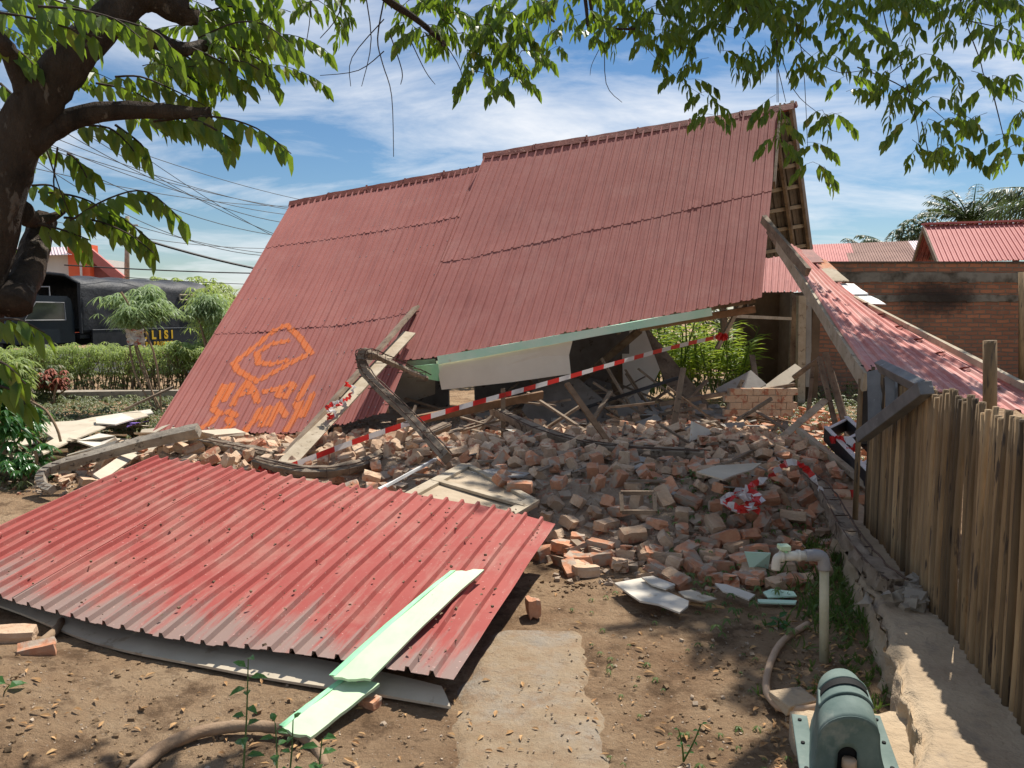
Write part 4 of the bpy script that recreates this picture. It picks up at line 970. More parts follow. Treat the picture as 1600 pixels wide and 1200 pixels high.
stuff('concrete_crumbs', b, 'conc', 'broken concrete lumps at the end of the crumbling column', 'rubble')
# black and white window frame
wf2 = thing('window_frame', 'black window frame with white edges lying slanted on the bricks near the fence', 'window frame', P(1330, 715, 6.6))
A0, A1 = P(1290, 678, 7.3), P(1378, 772, 5.7); off = P(1322, 662, 7.6) - A0
for k, o_ in enumerate((V((0, 0, 0)), off)):
    b = MB(); b.beam(A0 + o_, A1 + o_, .035, .13, V((0, 0, 1)), 2); b.build('side_rail', 'dark', wf2); b = MB(); b.beam(A0 + o_ + V((0, 0, .071)), A1 + o_ + V((0, 0, .071)), .04, .012); b.build('white_edge', 'white', wf2)
for t in (.02, .3, .68, .97):
    p = A0.lerp(A1, t); b = MB(); b.beam(p + V((0, 0, .0)), p + off + V((0, 0, .0)), .03, .10); b.build('cross_bar', 'dark', wf2); b = MB(); b.beam(p + V((0, 0, .056)), p + off + V((0, 0, .056)), .03, .012); b.build('white_edge', 'white', wf2)
# small empty frame in the bricks
wf3 = thing('window_frame', 'small dusty timber frame lying tilted between bricks in the heap', 'frame', G(996, 775, .4))
q = [G(970, 770, .46), G(1022, 770, .46), G(1024, 800, .36), G(972, 800, .36)]
for k in range(4): b = MB(); b.beam(q[k], q[(k+1) % 4], .025, .025); b.build('rail', 'wood', wf3)
# interior clutter sticks
ck = MB()
for _ in range(70):
    x = random.uniform(-1.2, 3.6); y = random.uniform(8.0, 11.4); z = heap(x, y) + random.uniform(.0, .35); d = V((random.uniform(-1, 1), random.uniform(-.6, .6), random.uniform(-.5, .6))).normalized() * random.uniform(.2, .6)
    ck.beam(V((x, y, z)) - d, V((x, y, z)) + d, random.uniform(.02, .08), random.uniform(.01, .03), jit=.004)
stuff('splintered_laths', ck, 'wood', 'tangle of splintered laths in the shade under the roof', 'debris')
ck = MB()
for _ in range(34):
    x = random.uniform(-.6, 3.4); y = random.uniform(8.3, 11.2); z = heap(x, y) + .1
    r_ = Matrix.Rotation(random.uniform(0, 6), 3, 'Z') @ Matrix.Rotation(random.gauss(0, .4), 3, 'X'); ck.box(V((x, y, z)), (random.uniform(.15, .45), random.uniform(.1, .3), .012), r_, .03)
stuff('board_shards', ck, 'plaster', 'broken wall board shards strewn in the shaded room', 'debris')

# ------------------------------------------------------------------ barrier tape
def tape(label, pts, wd, per=.35, up=V((0, -.3, 1)), twist=0.0, crump=0.0, n=8):
    sp = smooth_poly(pts, n); b = MB(); al = []; L = 0; pr = None
    for k, p in enumerate(sp):
        if k: L += (p - sp[k-1]).length
        d = (sp[min(k+1, len(sp)-1)] - sp[max(k-1, 0)]).normalized()
        a_ = twist * L + crump * random.uniform(-1, 1); u = up - d * up.dot(d); u.normalize(); u = Matrix.Rotation(a_, 3, d) @ u
        w2 = wd * (1 - crump * random.uniform(0, .5)); sd_ = d.cross(u) * crump * .04 * random.uniform(-1, 1)
        b.v += [p + u * w2 / 2 + sd_, p - u * w2 / 2 - sd_]; al += [L / per, L / per]
    for k in range(len(sp) - 1): b.f.append((2*k, 2*k+1, 2*k+3, 2*k+2))
    return tag(b.build('barrier_tape', 'tape', None, attr=('along', al)), label, 'barrier tape')
tape('long red and white tape stretched from the leaning boards up to the green plant', PL([(435, 736, 6.4), (560, 688, 6.9), (700, 642, 7.6), (850, 600, 8.5), (960, 568, 9.2), (1050, 543, 9.9), (1132, 524, 10.6)]), .056, .36)
tape('red and white tape end bunched on the wide leaning board', PL([(540, 600, 7.9), (552, 606, 7.8), (545, 620, 7.7), (530, 632, 7.5), (516, 640, 7.4), (514, 655, 7.35)]), .06, .22, crump=.7)
tape('second tape tail knotted beside the bunch on the leaning board', PL([(512, 655, 7.35), (524, 645, 7.3), (512, 636, 7.35), (528, 628, 7.4), (548, 622, 7.45)]), .045, .2, crump=.8)
tape('red tape end trailing on the fallen roof edge', PL([(404, 730, 6.4), (420, 738, 6.35), (440, 735, 6.3), (456, 752, 6.25)]), .05, .5, crump=.6)
random.seed(5)
pts = []
for k in range(26):
    a_ = k * 1.1; pts.append(G(1158 + 34 * math.cos(a_) * random.uniform(.4, 1), 782 + 16 * math.sin(a_) * random.uniform(.4, 1), .38 + random.uniform(-.03, .07)))
tape('tangled coil of red and white tape on the bricks', pts, .045, .3, crump=.7, n=4)
tape('red and white tape arching over the bricks above the coil', [G(1186, 800, .3), G(1160, 770, .45), G(1200, 745, .5), G(1235, 722, .52), G(1262, 735, .45), G(1285, 770, .3)], .05, .3, crump=.5)
tape('short tape tied round the black window frame', PL([(1297, 688, 6.9), (1312, 686, 6.85), (1330, 690, 6.7), (1336, 702, 6.6), (1322, 704, 6.6)]), .07, .3, crump=.4)
tape('small red tape scrap below the black window frame', PL([(1310, 768, 6.1), (1325, 772, 6.0), (1338, 770, 5.9)]), .07, .6, crump=.4)
tape('red tape knot on the stub post before the green plant', PL([(1120, 523, 10.4), (1130, 528, 10.4), (1136, 522, 10.4)]), .12, .6, crump=.4)

# ------------------------------------------------------------------ tap, hose, pump
tp = thing('garden_tap', 'plastic garden tap on a yellowed upright pipe with grey elbow', 'tap', G(1288, 1035, 0))
bx = G(1288, 1035, 0.0); Yp = bx.y
b = MB(); b.tube([bx + V((0, 0, -.05)), P(1288, 884, Yp)], .021, 14); b.build('upright_pipe', 'pvc', tp, True)
e0 = P(1288, 890, Yp); e1 = P(1286, 869, Yp)
b = MB(); b.tube(smooth_poly([e0, e0.lerp(e1, .7), P(1280, 868, Yp), P(1258, 868, Yp)], 5), [.027]*16, 14); b.build('elbow', 'pvcgrey', tp, True)
b = MB(); b.tube([P(1262, 868, Yp), P(1222, 869, Yp)], .022, 14); b.tube([P(1250, 868, Yp), P(1245, 868, Yp)], .027, 14); b.tube([P(1224, 869, Yp), P(1219, 869, Yp)], .027, 14); b.build('tap_body', 'pvcwhite', tp, True)
b = MB(); b.tube(smooth_poly([P(1224, 869, Yp), P(1216, 871, Yp), P(1213, 878, Yp), P(1212, 890, Yp)], 4), .02, 12); b.build('spout', 'pvcwhite', tp, True)
b = MB(); b.tube([P(1227, 868, Yp), P(1226, 858, Yp)], .013, 10); b.build('stem', 'minttrim', tp, True); b = MB(); b.box(P(1225, 855, Yp), (.05, .05, .022)); b.build('handle', 'mint', tp, bevel=.004)
b = MB(); b.tube(smooth_poly([G(1262, 975, .03), G(1225, 1000, .03), G(1206, 1030, .03), G(1197, 1068, .03), G(1203, 1090, .03), G(1225, 1108, .04), G(1262, 1108, .07), G(1300, 1100, .12)], 7), .016, 12)
tag(b.build('hose', 'hose', None, True), 'dusty brown hose curving over the dirt to the pump base', 'hose')
b = MB(); b.grid(lambda u, v: V((0.93 + .12*v + (.46 + .02*v) * u + .015 * nz(u*3, v*9, 2, 1) , 1.85 + .93 * v + .02 * nz(u*9, v, 2, 3), 0.10 + .01 * nz(u * 4, v * 5, 1.5, 4))), 20, 30, .2)
tag(b.build('concrete_block', 'found', None, True), 'rough concrete block carrying the teal pump cover', 'concrete base')
b = MB(); b.box(G(1240, 1092, .06) , (.16, .12, .03), Matrix.Rotation(.3, 3, 'Z'), .012); tag(b.build('stone_slab', 'found', None, bevel=.006), 'sunlit flat stone behind the pump cover', 'stone')
pc = thing('pump_cover', 'faded teal plastic pump cover with a dark vent slot at the bottom right', 'pump cover', (1.08, 2.1, .11))
def PC(u, v):      # u: along depth (0 far .. 1 near), v: round the arch
    y = 2.74 - 0.38 * u
    wdt = lin(u, [(0, .03), (.03, .055), (.1, .072), (.3, .082), (.6, .090), (1, .10)]); H = lin(u, [(0, .085), (.03, .135), (.09, .18), (.2, .215), (.45, .232), (.75, .225), (.9, .215), (1, .20)])
    fl = 1 + .35 * max(0, 1 - 2.6 * min(v, 1 - v)) ** 2
    if v < .3: x = -wdt * (1 + .28 * (1 - v/.3) ** 2); z = (H - .075) * v / .3
    elif v > .7: x = wdt * (1 + .28 * ((v - .7)/.3) ** 2); z = (H - .075) * (1 - v) / .3
    else:
        a_ = math.pi * (1 - (v - .3) / .4); x = wdt * math.cos(a_); z = H - .075 + .075 * math.sin(a_)
    return V((1.205 - .12 * u + x, y, .115 + z))
b = MB(); b.grid(PC, 26, 40, .004); b.build('shell', 'teal', pc, True)
fr = MB(); n = 24; i = 0   # front face, set back a little, with an arched opening
def FP(v, k):
    p = PC(1.0, v); c = None; o_ = None
    a_ = math.pi * (1 - v)
    inn = V((1.087 + .034 * math.cos(a_), 2.365, .115 + (.055 + .035 * math.sin(a_) if .12 < v < .88 else 0.0)))
    return p.lerp(inn, k) + V((0, .008 if k > 0 else 0, 0))
fr.grid(lambda u, v: FP(u, v), 40, 6, .003); fr.build('front_face', 'teal', pc, True)
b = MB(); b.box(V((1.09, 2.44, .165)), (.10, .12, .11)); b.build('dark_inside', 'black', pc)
b = MB(); b.tube([V((1.085, 2.355, .10)), V((1.085, 2.35, .15))], [.018, .018], 12); b.tube([V((1.085, 2.35, .145)), V((1.085, 2.35, .175))], [.023, .022], 8); b.build('pipe_fitting', 'hose', pc, True)
# vent: dark slot with raised lip across the crown
def ring(u, v0, v1, n=16, lift=.003): return [PC(u, v0 + (v1 - v0) * k / n) + V((0, -.002, lift)) for k in range(n + 1)]
b = MB(); r1 = ring(.50, .36, .64, lift=.006); r2 = ring(.60, .34, .66, lift=.006)
for k in range(16):
    bulge = V((0, -.0, 0)); b.quad(r1[k], r1[k+1], r2[k+1], r2[k])
b.build('vent_slot', 'black', pc)
b = MB(); b.tube(ring(.48, .35, .65, lift=.004) , .005, 6); b.tube(ring(.74, .335, .665, lift=.004), .005, 6); b.tube([PC(.48 + .26*k/6, .345) + V((0,0,.004)) for k in range(7)], .005, 6); b.tube([PC(.48 + .26*k/6, .655) + V((0,0,.004)) for k in range(7)], .005, 6); b.build('vent_lip', 'teal', pc, True)
for sgn in (-1, 1):
    b = MB(); b.box(V((1.135 + sgn * .135 , 2.50, .118)), (.055, .46, .012), Matrix.Rotation(-.28, 3, 'Z')); b.build('flange', 'teal', pc, bevel=.003)
    for k in range(3):
        b = MB(); q = V((1.19 + sgn * .140 - .045*k, 2.68 - .15 * k, .124)); b.tube([q, q + V((0, 0, .005))], .007, 8); b.build('screw', 'black', pc)

# ------------------------------------------------------------------ boundary brick wall, neighbour houses
bw = thing('brick_wall', 'tall old brick boundary wall with grey concrete bands and a black soot stain', 'brick wall', (9, 15.2, 0))
WY = 15.0; x0 = P(1256, 500, WY).x; x1 = P(1760, 500, WY).x; zt = P(1400, 411, WY).z
b = MB(); b.box(V(((x0+x1)/2, WY + .1, zt/2)), (x1 - x0, .2, zt)); b.build('masonry', 'brickwall', bw)
BANDM = mat('stained concrete band', (0.17, 0.155, 0.125), (0.27, 0.25, 0.21), 1.5, .95, .4, spots=(0.07, 0.06, 0.045), spot_scale=1.6, spot_at=.52, spot_w=.12)
_l = BANDM.node_tree.nodes['Principled BSDF'].inputs['Base Color'].links[0]; BANDM.node_tree.links.new(soot(BANDM.node_tree, _l.from_socket), BANDM.node_tree.nodes['Principled BSDF'].inputs['Base Color'])
for (ya, yb) in ((426, 441), (461, 471)):
    za, zb = P(1400, ya, WY).z, P(1400, yb, WY).z; b = MB()
    nseg = 40
    for k in range(nseg):
        xa = x0 + (x1-x0)*k/nseg; b.box(V((xa + (x1-x0)/nseg/2, WY - .004, (za+zb)/2 + random.uniform(-.008, .008))), ((x1-x0)/nseg, .03, za - zb + random.uniform(-.015, .015)))
    b.build('concrete_band', BANDM, bw)
b = MB(); b.box(V(((x0+x1)/2, WY + .1, zt + .015)), (x1 - x0 + .05, .26, .03)); b.build('coping', mat('coping', (0.06, 0.045, 0.035), (0.14, 0.1, 0.08), 4, .9, .3), bw)
b = MB(); b.tube([P(1597, 640, 14.6), P(1597, 425, 14.6)], .06, 9, .04); tag(b.build('bamboo_pole', 'bamboo', None, True), 'thick bamboo pole standing against the brick wall at the right edge', 'pole')
def gable(label, ra, rb, ef, eb, m, nribs, wallm='plaster', name='neighbour_house'):
    """ridge a->b, front eave and back eave offsets"""
    o = thing(name, label, 'house', ((ra + rb) / 2).to_tuple()); o.location.z = 0; bpy.context.view_layer.update()
    for e in (ef, eb):
        b = MB(); corrugate(b, sheet_surface([ra, rb], [ra + e, rb + e]), nribs, .03, nt=3); b.build('roof_slope', m, o)
    b = MB(); b.prism([ra + V((.5, 0, -.15)), ra + ef*.9 + V((.5, 0, 0)), ra + eb*.9 + V((.5, 0, 0))], .1, up=V((1, 0, 0))); b.build('gable_wall', 'wood', o)
    for e in (ef, eb):
        b = MB(); b.beam(ra + V((0, 0, -.06)), ra + e + V((0, 0, -.06)), .05, .14); b.build('verge_board', 'wood', o)
    lo = ra + ef * .88; hi_ = rb + eb * .88; cz = (ra + ef).z
    b = MB(); b.box(V(((ra.x + rb.x)/2 + .3, (lo.y + hi_.y)/2, cz/2)), (abs(rb.x - ra.x) - .6, abs(hi_.y - lo.y), cz)); b.build('wall', wallm, o)
    b = MB(); b.beam(ra + V((0, 0, .05)), rb + V((0, 0, .05)), .25, .05); b.build('ridge_cap', 'farred', o); return o
r0, r1 = P(1443, 353, 21), P(1700, 345, 21)
gable('house with a steep ribbed red gable roof behind the right end of the brick wall', r0, r1, P(1466, 410, 19) - r0, P(1425, 412, 23.5) - r0, 'farred', 34)
# long low neighbour roof with patches
o = thing('neighbour_house', 'long low shed roof in red, rust brown and bleached sheets beyond the brick wall', 'house', (10, 28, 0))
ra, rb = P(1225, 384, 30), P(1445, 376, 30); e = P(1225, 416, 27) - ra
for (a_, c_, t0, t1, mm) in ((0, .47, 0, .5, 'farred'), (0, .42, .5, 1, 'farred'), (.47, .88, 0, .5, 'farrust'), (.42, 1, .5, 1, 'farrust'), (.88, 1, 0, .5, 'farpink')):
    b = MB(); corrugate(b, sheet_surface([ra.lerp(rb, a_) + e*t0, ra.lerp(rb, c_) + e*t0], [ra.lerp(rb, a_) + e*t1, ra.lerp(rb, c_) + e*t1]), int(60 * (c_ - a_)), .03, nt=2); b.build('roof_sheet', mm, o)
b = MB(); b.box(V(((ra.x+rb.x)/2, 28.9, 1.2)), (rb.x - ra.x - .4, 3.0, 2.4)); b.build('wall', 'wallwhite', o)
# left house behind the truck
o = thing('white_house', 'white house with an orange red column and dark red gable roof behind the police truck', 'house', (-24, 42, 0))
Yh = 42; b = MB(); a_ = P(-60, 440, Yh); c_ = P(112, 398, Yh); b.box(V(((a_.x+c_.x)/2, Yh + 3, c_.z/2)), (c_.x - a_.x, 6, c_.z)); b.build('wall', 'wallwhite', o)
a_ = P(110, 430, Yh - .4); c_ = P(141, 382, Yh - .4); b = MB(); b.box(V(((a_.x+c_.x)/2, Yh - .1, c_.z/2)), (c_.x - a_.x, .9, c_.z)); b.build('column', 'orange', o)
a_ = P(127, 430, Yh - .7); b = MB(); b.tube([V((a_.x, a_.y, 0)), V((a_.x, a_.y, P(127, 384, Yh).z))], .06, 8); b.build('downpipe', 'white', o)
b = MB(); corrugate(b, sheet_surface(PL([(-90, 388, Yh + 3), (108, 386, Yh + 3)]), PL([(-90, 402, Yh - 1), (112, 398, Yh - 1)])), 40, .05, nt=2); b.build('roof_slope', 'farpink', o)
b = MB(); q = [P(141, 398, Yh), P(186, 436, Yh), P(141, 440, Yh)]; b.prism([q[0], q[1], q[2]], .3, up=V((0, -1, 0))); b.build('gable_wall', mat('dark red boards', (0.20, 0.07, 0.06), (0.26, 0.09, 0.08), 3, .8, .1), o)
b = MB(); b.beam(P(139, 394, Yh - .3), P(190, 437, Yh - .3), .5, .22, V((0, 1, 0))); b.build('verge_board', 'farred', o)

# ------------------------------------------------------------------ utility pole and cables
b = MB(); b.tube([P(198, 470, 45), P(199, 338, 45)], [.16, .11], 8); b.box(P(199, 352, 45), (1.2, .1, .1)); tag(b.build('utility_pole', 'conc', None, True), 'thin grey utility pole rising behind the police truck', 'utility pole')
def cable(pa, pb, sag, r=.012): 
    a_, c_ = P(*pa), P(*pb); b = MB(); b.tube([a_.lerp(c_, t/14) - V((0, 0, sag * 4 * (t/14) * (1 - t/14))) for t in range(15)], r, 4)
    return b
cab = [((60, 180, 22), (470, 312, 34), .2), ((60, 205, 22), (470, 330, 33), .3), ((70, 222, 22), (480, 338, 33), .4), ((80, 230, 22), (500, 330, 40), .3), ((90, 200, 20), (480, 352, 30), .5), ((60, 232, 20), (480, 372, 30), .5), ((50, 262, 22), (470, 322, 38), .3), ((120, 200, 22), (480, 384, 30), .3), ((60, 300, 24), (470, 400, 32), .4), ((40, 240, 22), (460, 400, 28), .8), ((60, 340, 26), (450, 388, 34), .3), ((150, 190, 24), (520, 410, 34), .4)]
for k, (a_, c_, s) in enumerate(cab):
    tag(cable(a_, c_, s).build('overhead_cable', 'wire'), 'thin black overhead cable in the fan of lines between the tree and the roof', 'cable', 'thin overhead cables fanning across the left sky')
tag(cable((150, 350, 17), (560, 440, 24), .25, .03).build('overhead_cable', 'wire'), 'thickest black overhead cable, sloping down to the roof edge below the others', 'cable')
tag(cable((100, 414, 40), (480, 428, 46), .1, .035).build('overhead_cable', 'wire'), 'nearly level black cable low over the police truck', 'cable')
tag(cable((180, 432, 42), (480, 446, 46), .1, .02).build('overhead_cable', 'wire'), 'lowest level cable just above the truck canvas', 'cable')

# ------------------------------------------------------------------ police truck
tk = thing('police_truck', 'black canvas covered police truck parked behind the hedge', 'truck', (-13.0, 26, 0))
o0 = P(125, 500, 24.0); o0.z = 0; fw_ = V((1.75, 5.5, 0)).normalized(); lf = V((-fw_.y, fw_.x, 0))      # fw_: towards the tail, lf: far side
def T(a_, l_, z_): return o0 + fw_ * a_ + lf * l_ + V((0, 0, z_))
zc = 2.86
def canopy(u, v):
    a_ = 6.0 * u; sagk = .05 * math.sin(u * 3.14 * 5) ** 2
    if v < .38: t = v / .38; l_ = -.0 - .05*math.sin(t*3.14); z_ = 1.0 + (zc - .32 - 1.0) * t; l_ += .04 * nz(a_ * 2, z_ * 2, 1.0, 4)
    elif v > .62: t = (1 - v) / .38; l_ = 2.3; z_ = 1.0 + (zc - .32 - 1.0) * t
    else: t = (v - .38) / .24; l_ = 2.3 * t; z_ = zc - .32 + .32 * math.sin(t * 3.14) ** .55 - sagk
    return T(a_, l_, z_)
b = MB(); b.grid(canopy, 60, 30, .02); b.build('canvas_cover', 'canvas', tk, True)
b = MB(); b.tube([T(0, -.02, 1.0), T(0, -.02, zc - .3), T(0, .5, zc - .05), T(0, 1.15, zc + .02), T(0, 1.8, zc - .05), T(0, 2.3, zc - .3), T(0, 2.3, 1.0)], .05, 8); b.build('hoop', 'canvas', tk)
b = MB(); b.box(T(3.0, 1.15, .9), (2.25, 6.0, .12), Matrix.Rotation(math.atan2(-fw_.x, fw_.y), 3, 'Z')); b.build('load_bed', 'dark', tk)
rz_ = Matrix.Rotation(math.atan2(-fw_.x, fw_.y), 3, 'Z')
bd = MB(); bd.box(T(3.2, -.08, .77), (.06, 5.7, .66), rz_); bdo = bd.build('side_board', 'dark', tk)
b = MB(); b.box(T(3.2, -.115, 1.11), (.02, 5.7, .02), rz_); b.box(T(3.2, -.115, .45), (.02, 5.7, .02), rz_); b.build('board_trim', 'pvcgrey', tk)
def lettering(txt, size, a_, z_, bold=.012, sx=1.0):
    cu = bpy.data.curves.new('txt', 'FONT'); cu.body = txt; cu.size = size; cu.extrude = .006; cu.offset = bold; cu.align_x = 'LEFT'; cu.space_character = sx
    to = bpy.data.objects.new('lettering', cu); COL.objects.link(to); bpy.context.view_layer.update()
    me = bpy.data.meshes.new_from_object(to.evaluated_get(bpy.context.evaluated_depsgraph_get())); bpy.data.objects.remove(to)
    me.materials.clear(); me.materials.append(MAT['yellow'])
    o_ = bpy.data.objects.new('lettering', me); COL.objects.link(o_)
    X = fw_; Z = V((0, 0, 1)); Yv = Z.cross(X); m = Matrix((( X.x, Z.x, -lf.x, 0), (X.y, Z.y, -lf.y, 0), (X.z, Z.z, -lf.z, 0), (0, 0, 0, 1)))
    p = T(a_, -.125, z_); m.translation = p
    me.transform(m); o_.parent = tk; o_.matrix_parent_inverse = tk.matrix_world.inverted(); return o_
bpy.context.view_layer.update()
lettering('POLISI', .40, 1.98, .745, .016, 1.75); lettering('KORPS BRIMOB', .205, 1.98, .50, .008, 1.38)
# cab in front of the canvas
def cabp(a_, l_, z_): return T(-a_, l_, z_)
cb_ = MB()
sec = [(.15, .75), (.15, 1.45), (.22, 2.02), (.35, 2.12), (1.55, 2.12), (1.80, 1.98), (2.12, 1.42), (2.22, 1.30), (2.25, .75)]
i = len(cb_.v); n = len(sec)
for l_ in (.10, 2.15): cb_.v += [cabp(a_, l_, z_) for a_, z_ in sec]
cb_.f.append(tuple(range(n))); cb_.f.append(tuple(range(2*n - 1, n - 1, -1)))
for k in range(n): cb_.f.append((k, (k+1) % n, n + (k+1) % n, n + k))
co = cb_.build('cab', 'cab', tk, bevel=.03)
b = MB(); w4 = [cabp(.45, .085, 1.42), cabp(.48, .085, 1.95), cabp(1.45, .085, 1.95), cabp(1.85, .085, 1.42)]; b.prism(w4, .015, up=-lf); b.build('side_window', 'glass', tk)
b = MB(); b.tube([w4[0] - lf*.01, w4[1] - lf*.01, w4[2] - lf*.01, w4[3] - lf*.01, w4[0] - lf*.01], .018, 6); b.build('window_seal', 'pvcgrey', tk)
b = MB(); b.prism([cabp(1.83, .25, 1.93), cabp(1.83, 2.0, 1.93), cabp(2.14, 2.0, 1.42), cabp(2.14, .25, 1.42)], .02); b.build('windscreen', 'glass', tk)
b = MB(); b.box(cabp(1.1, 1.1, 2.17), (1.3, .18, .06), rz_); b.build('light_bar', 'dark', tk); b = MB(); b.box(cabp(1.1, .85, 2.26), (.6, .2, .13), rz_); b.build('beacon', 'blue', tk, bevel=.03)
b = MB(); b.tube([cabp(.9, .15, 2.14), cabp(.9, .15, 2.42), cabp(.9, 1.9, 2.42), cabp(.9, 1.9, 2.14)], .02, 6); b.build('roof_rack', 'pvcgrey', tk)
b = MB(); b.tube([cabp(2.0, .08, 1.45), cabp(2.1, -.12, 1.5), cabp(2.1, -.12, 1.2)], .02, 6); b.box(cabp(2.1, -.14, 1.38), (.16, .05, .34), rz_); b.build('mirror', 'dark', tk)
for a_ in (-1.3, 3.8):
    for l_ in (.1, 2.1):
        wv = thing('wheel', None, None, T(a_, l_, .45)); wv.parent = tk; wv.matrix_parent_inverse = tk.matrix_world.inverted()
        b = MB(); b.tube([T(a_, l_ - .13, .47), T(a_, l_ + .13, .47)], .47, 20); b.build('tyre', 'tyre', wv); b = MB(); b.tube([T(a_, l_ - .15, .47), T(a_, l_ + .15, .47)], .24, 14); b.build('rim', 'pvcgrey', wv)
b = MB(); b.box(T(1.2, 1.1, .7), (.8, 6.5, .2), rz_); b.build('chassis', 'dark', tk)
b = MB(); b.tube([T(4.3, -.08, 2.12), T(4.3, -.08, 2.30), T(5.3, -.08, 2.30), T(5.3, -.08, 2.12), T(4.3, -.08, 2.12)], .03, 6); b.build('side_flap', 'pale', tk)

# ------------------------------------------------------------------ vegetation helpers
def rdir(zlo=-1, zhi=1):
    a_ = random.uniform(0, 6.283); z = random.uniform(zlo, zhi); r_ = math.sqrt(max(0, 1 - z*z)); return V((r_ * math.cos(a_), r_ * math.sin(a_), z))
def compound(mb, tw, base, d, L, pairs, lf_, droop=.5, hang=.75, wr=.36, r=.0025):
    """a pinnate leaf: arching stalk with hanging leaflets"""
    d = V(d).normalized(); p = V(base); pts = [p.copy()]; n = pairs + 1; st = L / n
    for k in range(n):
        d = (d + V((0, 0, -droop / n))).normalized(); p = p + d * st; pts.append(p.copy())
    if tw is not None: tw.tube(pts, [r, *([r * .8] * (len(pts) - 2)), r * .4], 3, cap=False)
    for k in range(1, len(pts)):
        dd = (pts[k] - pts[k-1]).normalized(); sd = dd.cross(V((0, 0, 1)))
        if sd.length < .1: sd = V((1, 0, 0))
        sd.normalize()
        for sg in (-1, 1):
            h = hang * random.uniform(.7, 1.25); ld = sd * sg * (1 - h * .6) + dd * .45 + V((0, 0, -h)) + rdir() * .28
            mb.leaf(pts[k], ld, lf_ * random.uniform(.8, 1.15) * (1 - .25 * (k / len(pts))), lf_ * wr * random.uniform(.85, 1.1), sd * sg * .6 + V((0, -.3, .7)) + rdir() * .3, .22, .12)
    mb.leaf(pts[-1], dd + V((0, 0, -hang)), lf_, lf_ * wr, sd + V((0, 0, .5)), .2, .1)
def arm(mb, pts, r0, r1, sides=8, jit=.08, n=5):
    sp = smooth_poly(pts, n); m = len(sp)
    sp = [p + V((nz(p.x, p.z, 5, 1), nz(p.y, p.z, 5, 4), nz(p.x, p.y, 5, 8))) * r0 * .25 if 0 < k < m-1 else p for k, p in enumerate(sp)]
    mb.tube(sp, [r0 + (r1 - r0) * k / (m - 1) for k in range(m)], sides, jit); return sp

# ------------------------------------------------------------------ the big tree on the left
random.seed(21)
tree = thing('shade_tree', 'big tree leaning in from the left, its hanging leafy branches crossing the whole top', 'tree', (-2.75, 2.9, 0))
b = MB()
tpts = [V((-2.72, 2.75, -.1)), V((-2.62, 2.85, .5)), P(-66, 560, 3.0), P(-30, 420, 3.0), P(0, 300, 3.0), P(36, 200, 3.0), P(88, 122, 3.0), P(145, 55, 3.05), P(225, -22, 3.15), P(330, -120, 3.3)]
sp = smooth_poly(tpts, 7); m_ = len(sp)
b.tube(sp, [lin(k / (m_-1), [(0, .26), (.1, .15), (.25, .10), (.4, .092), (.55, .088), (.65, .078), (.8, .066), (1, .07)]) for k in range(m_)], 16, .07); b.build('trunk', 'bark', tree, True)
DS = 1.6
def far(pts): return [(p[0], p[1], p[2] if p[2] < 3.75 else p[2] + (p[2] * lin(p[0], [(1080, 2.1), (1120, 1.88), (1300, 1.88), (1380, 1.38)]) - p[2]) * min(1, (p[2] - 3.75) / .55)) for p in pts]
def limb(pts, r0, r1, name='branch', n=5, raw=False):
    if not raw and max(p[2] for p in pts) > 4.15: pts = far(pts); r0 *= 1.4; r1 *= 1.5
    b = MB(); s_ = arm(b, [P(*p) for p in pts], r0, r1, 8, .08, n); b.build(name, 'bark', tree, True); return s_
limb([(45, 225, 3.0), (100, 190, 3.05), (200, 172, 3.1), (330, 176, 3.25)], .055, .025)
limb([(190, -10, 3.1), (235, -12, 3.15), (275, 8, 3.2), (292, 16, 3.22)], .075, .055)      # sawn stump fork
limb([(240, 60, 3.1), (280, 75, 3.2), (330, 68, 3.3)], .04, .02)
limb([(40, 150, 2.95), (20, 90, 2.9), (0, 60, 2.85), (-60, -10, 2.8)], .034, .028)
limb([(30, 330, 3.1), (60, 345, 3.3), (100, 330, 3.4)], .05, .01)
limb([(20, 480, 3.0), (45, 420, 3.2), (70, 340, 3.4)], .07, .05)   # second stem behind the trunk
# high limb that carries the foliage over the yard (passes above the picture)
hi_l = limb([(330, -120, 3.3), (520, -180, 3.4), (760, -190, 3.5), (1000, -190, 3.6), (1250, -180, 3.9), (1420, -170, 5.2), (1500, -140, 6.8), (1620, -110, 7.6)], .09, .05, raw=True)
limb([(1440, -165, 5.4), (1300, -150, 7.6), (1150, -140, 8.8), (1000, -130, 9.3), (860, -110, 9.2)], .05, .03, raw=True)
limb([(560, -60, 3.8), (600, -5, 3.9), (650, 30, 4.0), (690, 62, 4.05), (692, 70, 4.05)], .022, .010); limb([(520, -160, 3.7), (560, -60, 3.8)], .05, .022)
limb([(880, -110, 4.38), (845, -40, 4.35), (850, 15, 4.32), (866, 34, 4.3)], .03, .008); limb([(900, -120, 4.38), (915, 0, 4.36), (918, 40, 4.34)], .02, .010)
limb([(918, -60, 4.3), (925, 20, 4.35), (945, 42, 4.4), (1000, 45, 4.4)], .014, .008)
limb([(1150, -110, 4.5), (1160, 0, 4.5), (1190, 30, 4.5), (1217, 47, 4.5)], .022, .009)
twg = MB(); lv = MB()
def hangtwig(pts, r=.004):
    if max(p[2] for p in pts) > 4.15: pts = far(pts); r *= 1.5
    s_ = smooth_poly([P(*p) for p in pts], 4); twg.tube(s_, [r * (1 - .6 * k / len(s_)) for k in range(len(s_))], 4, cap=False); return s_
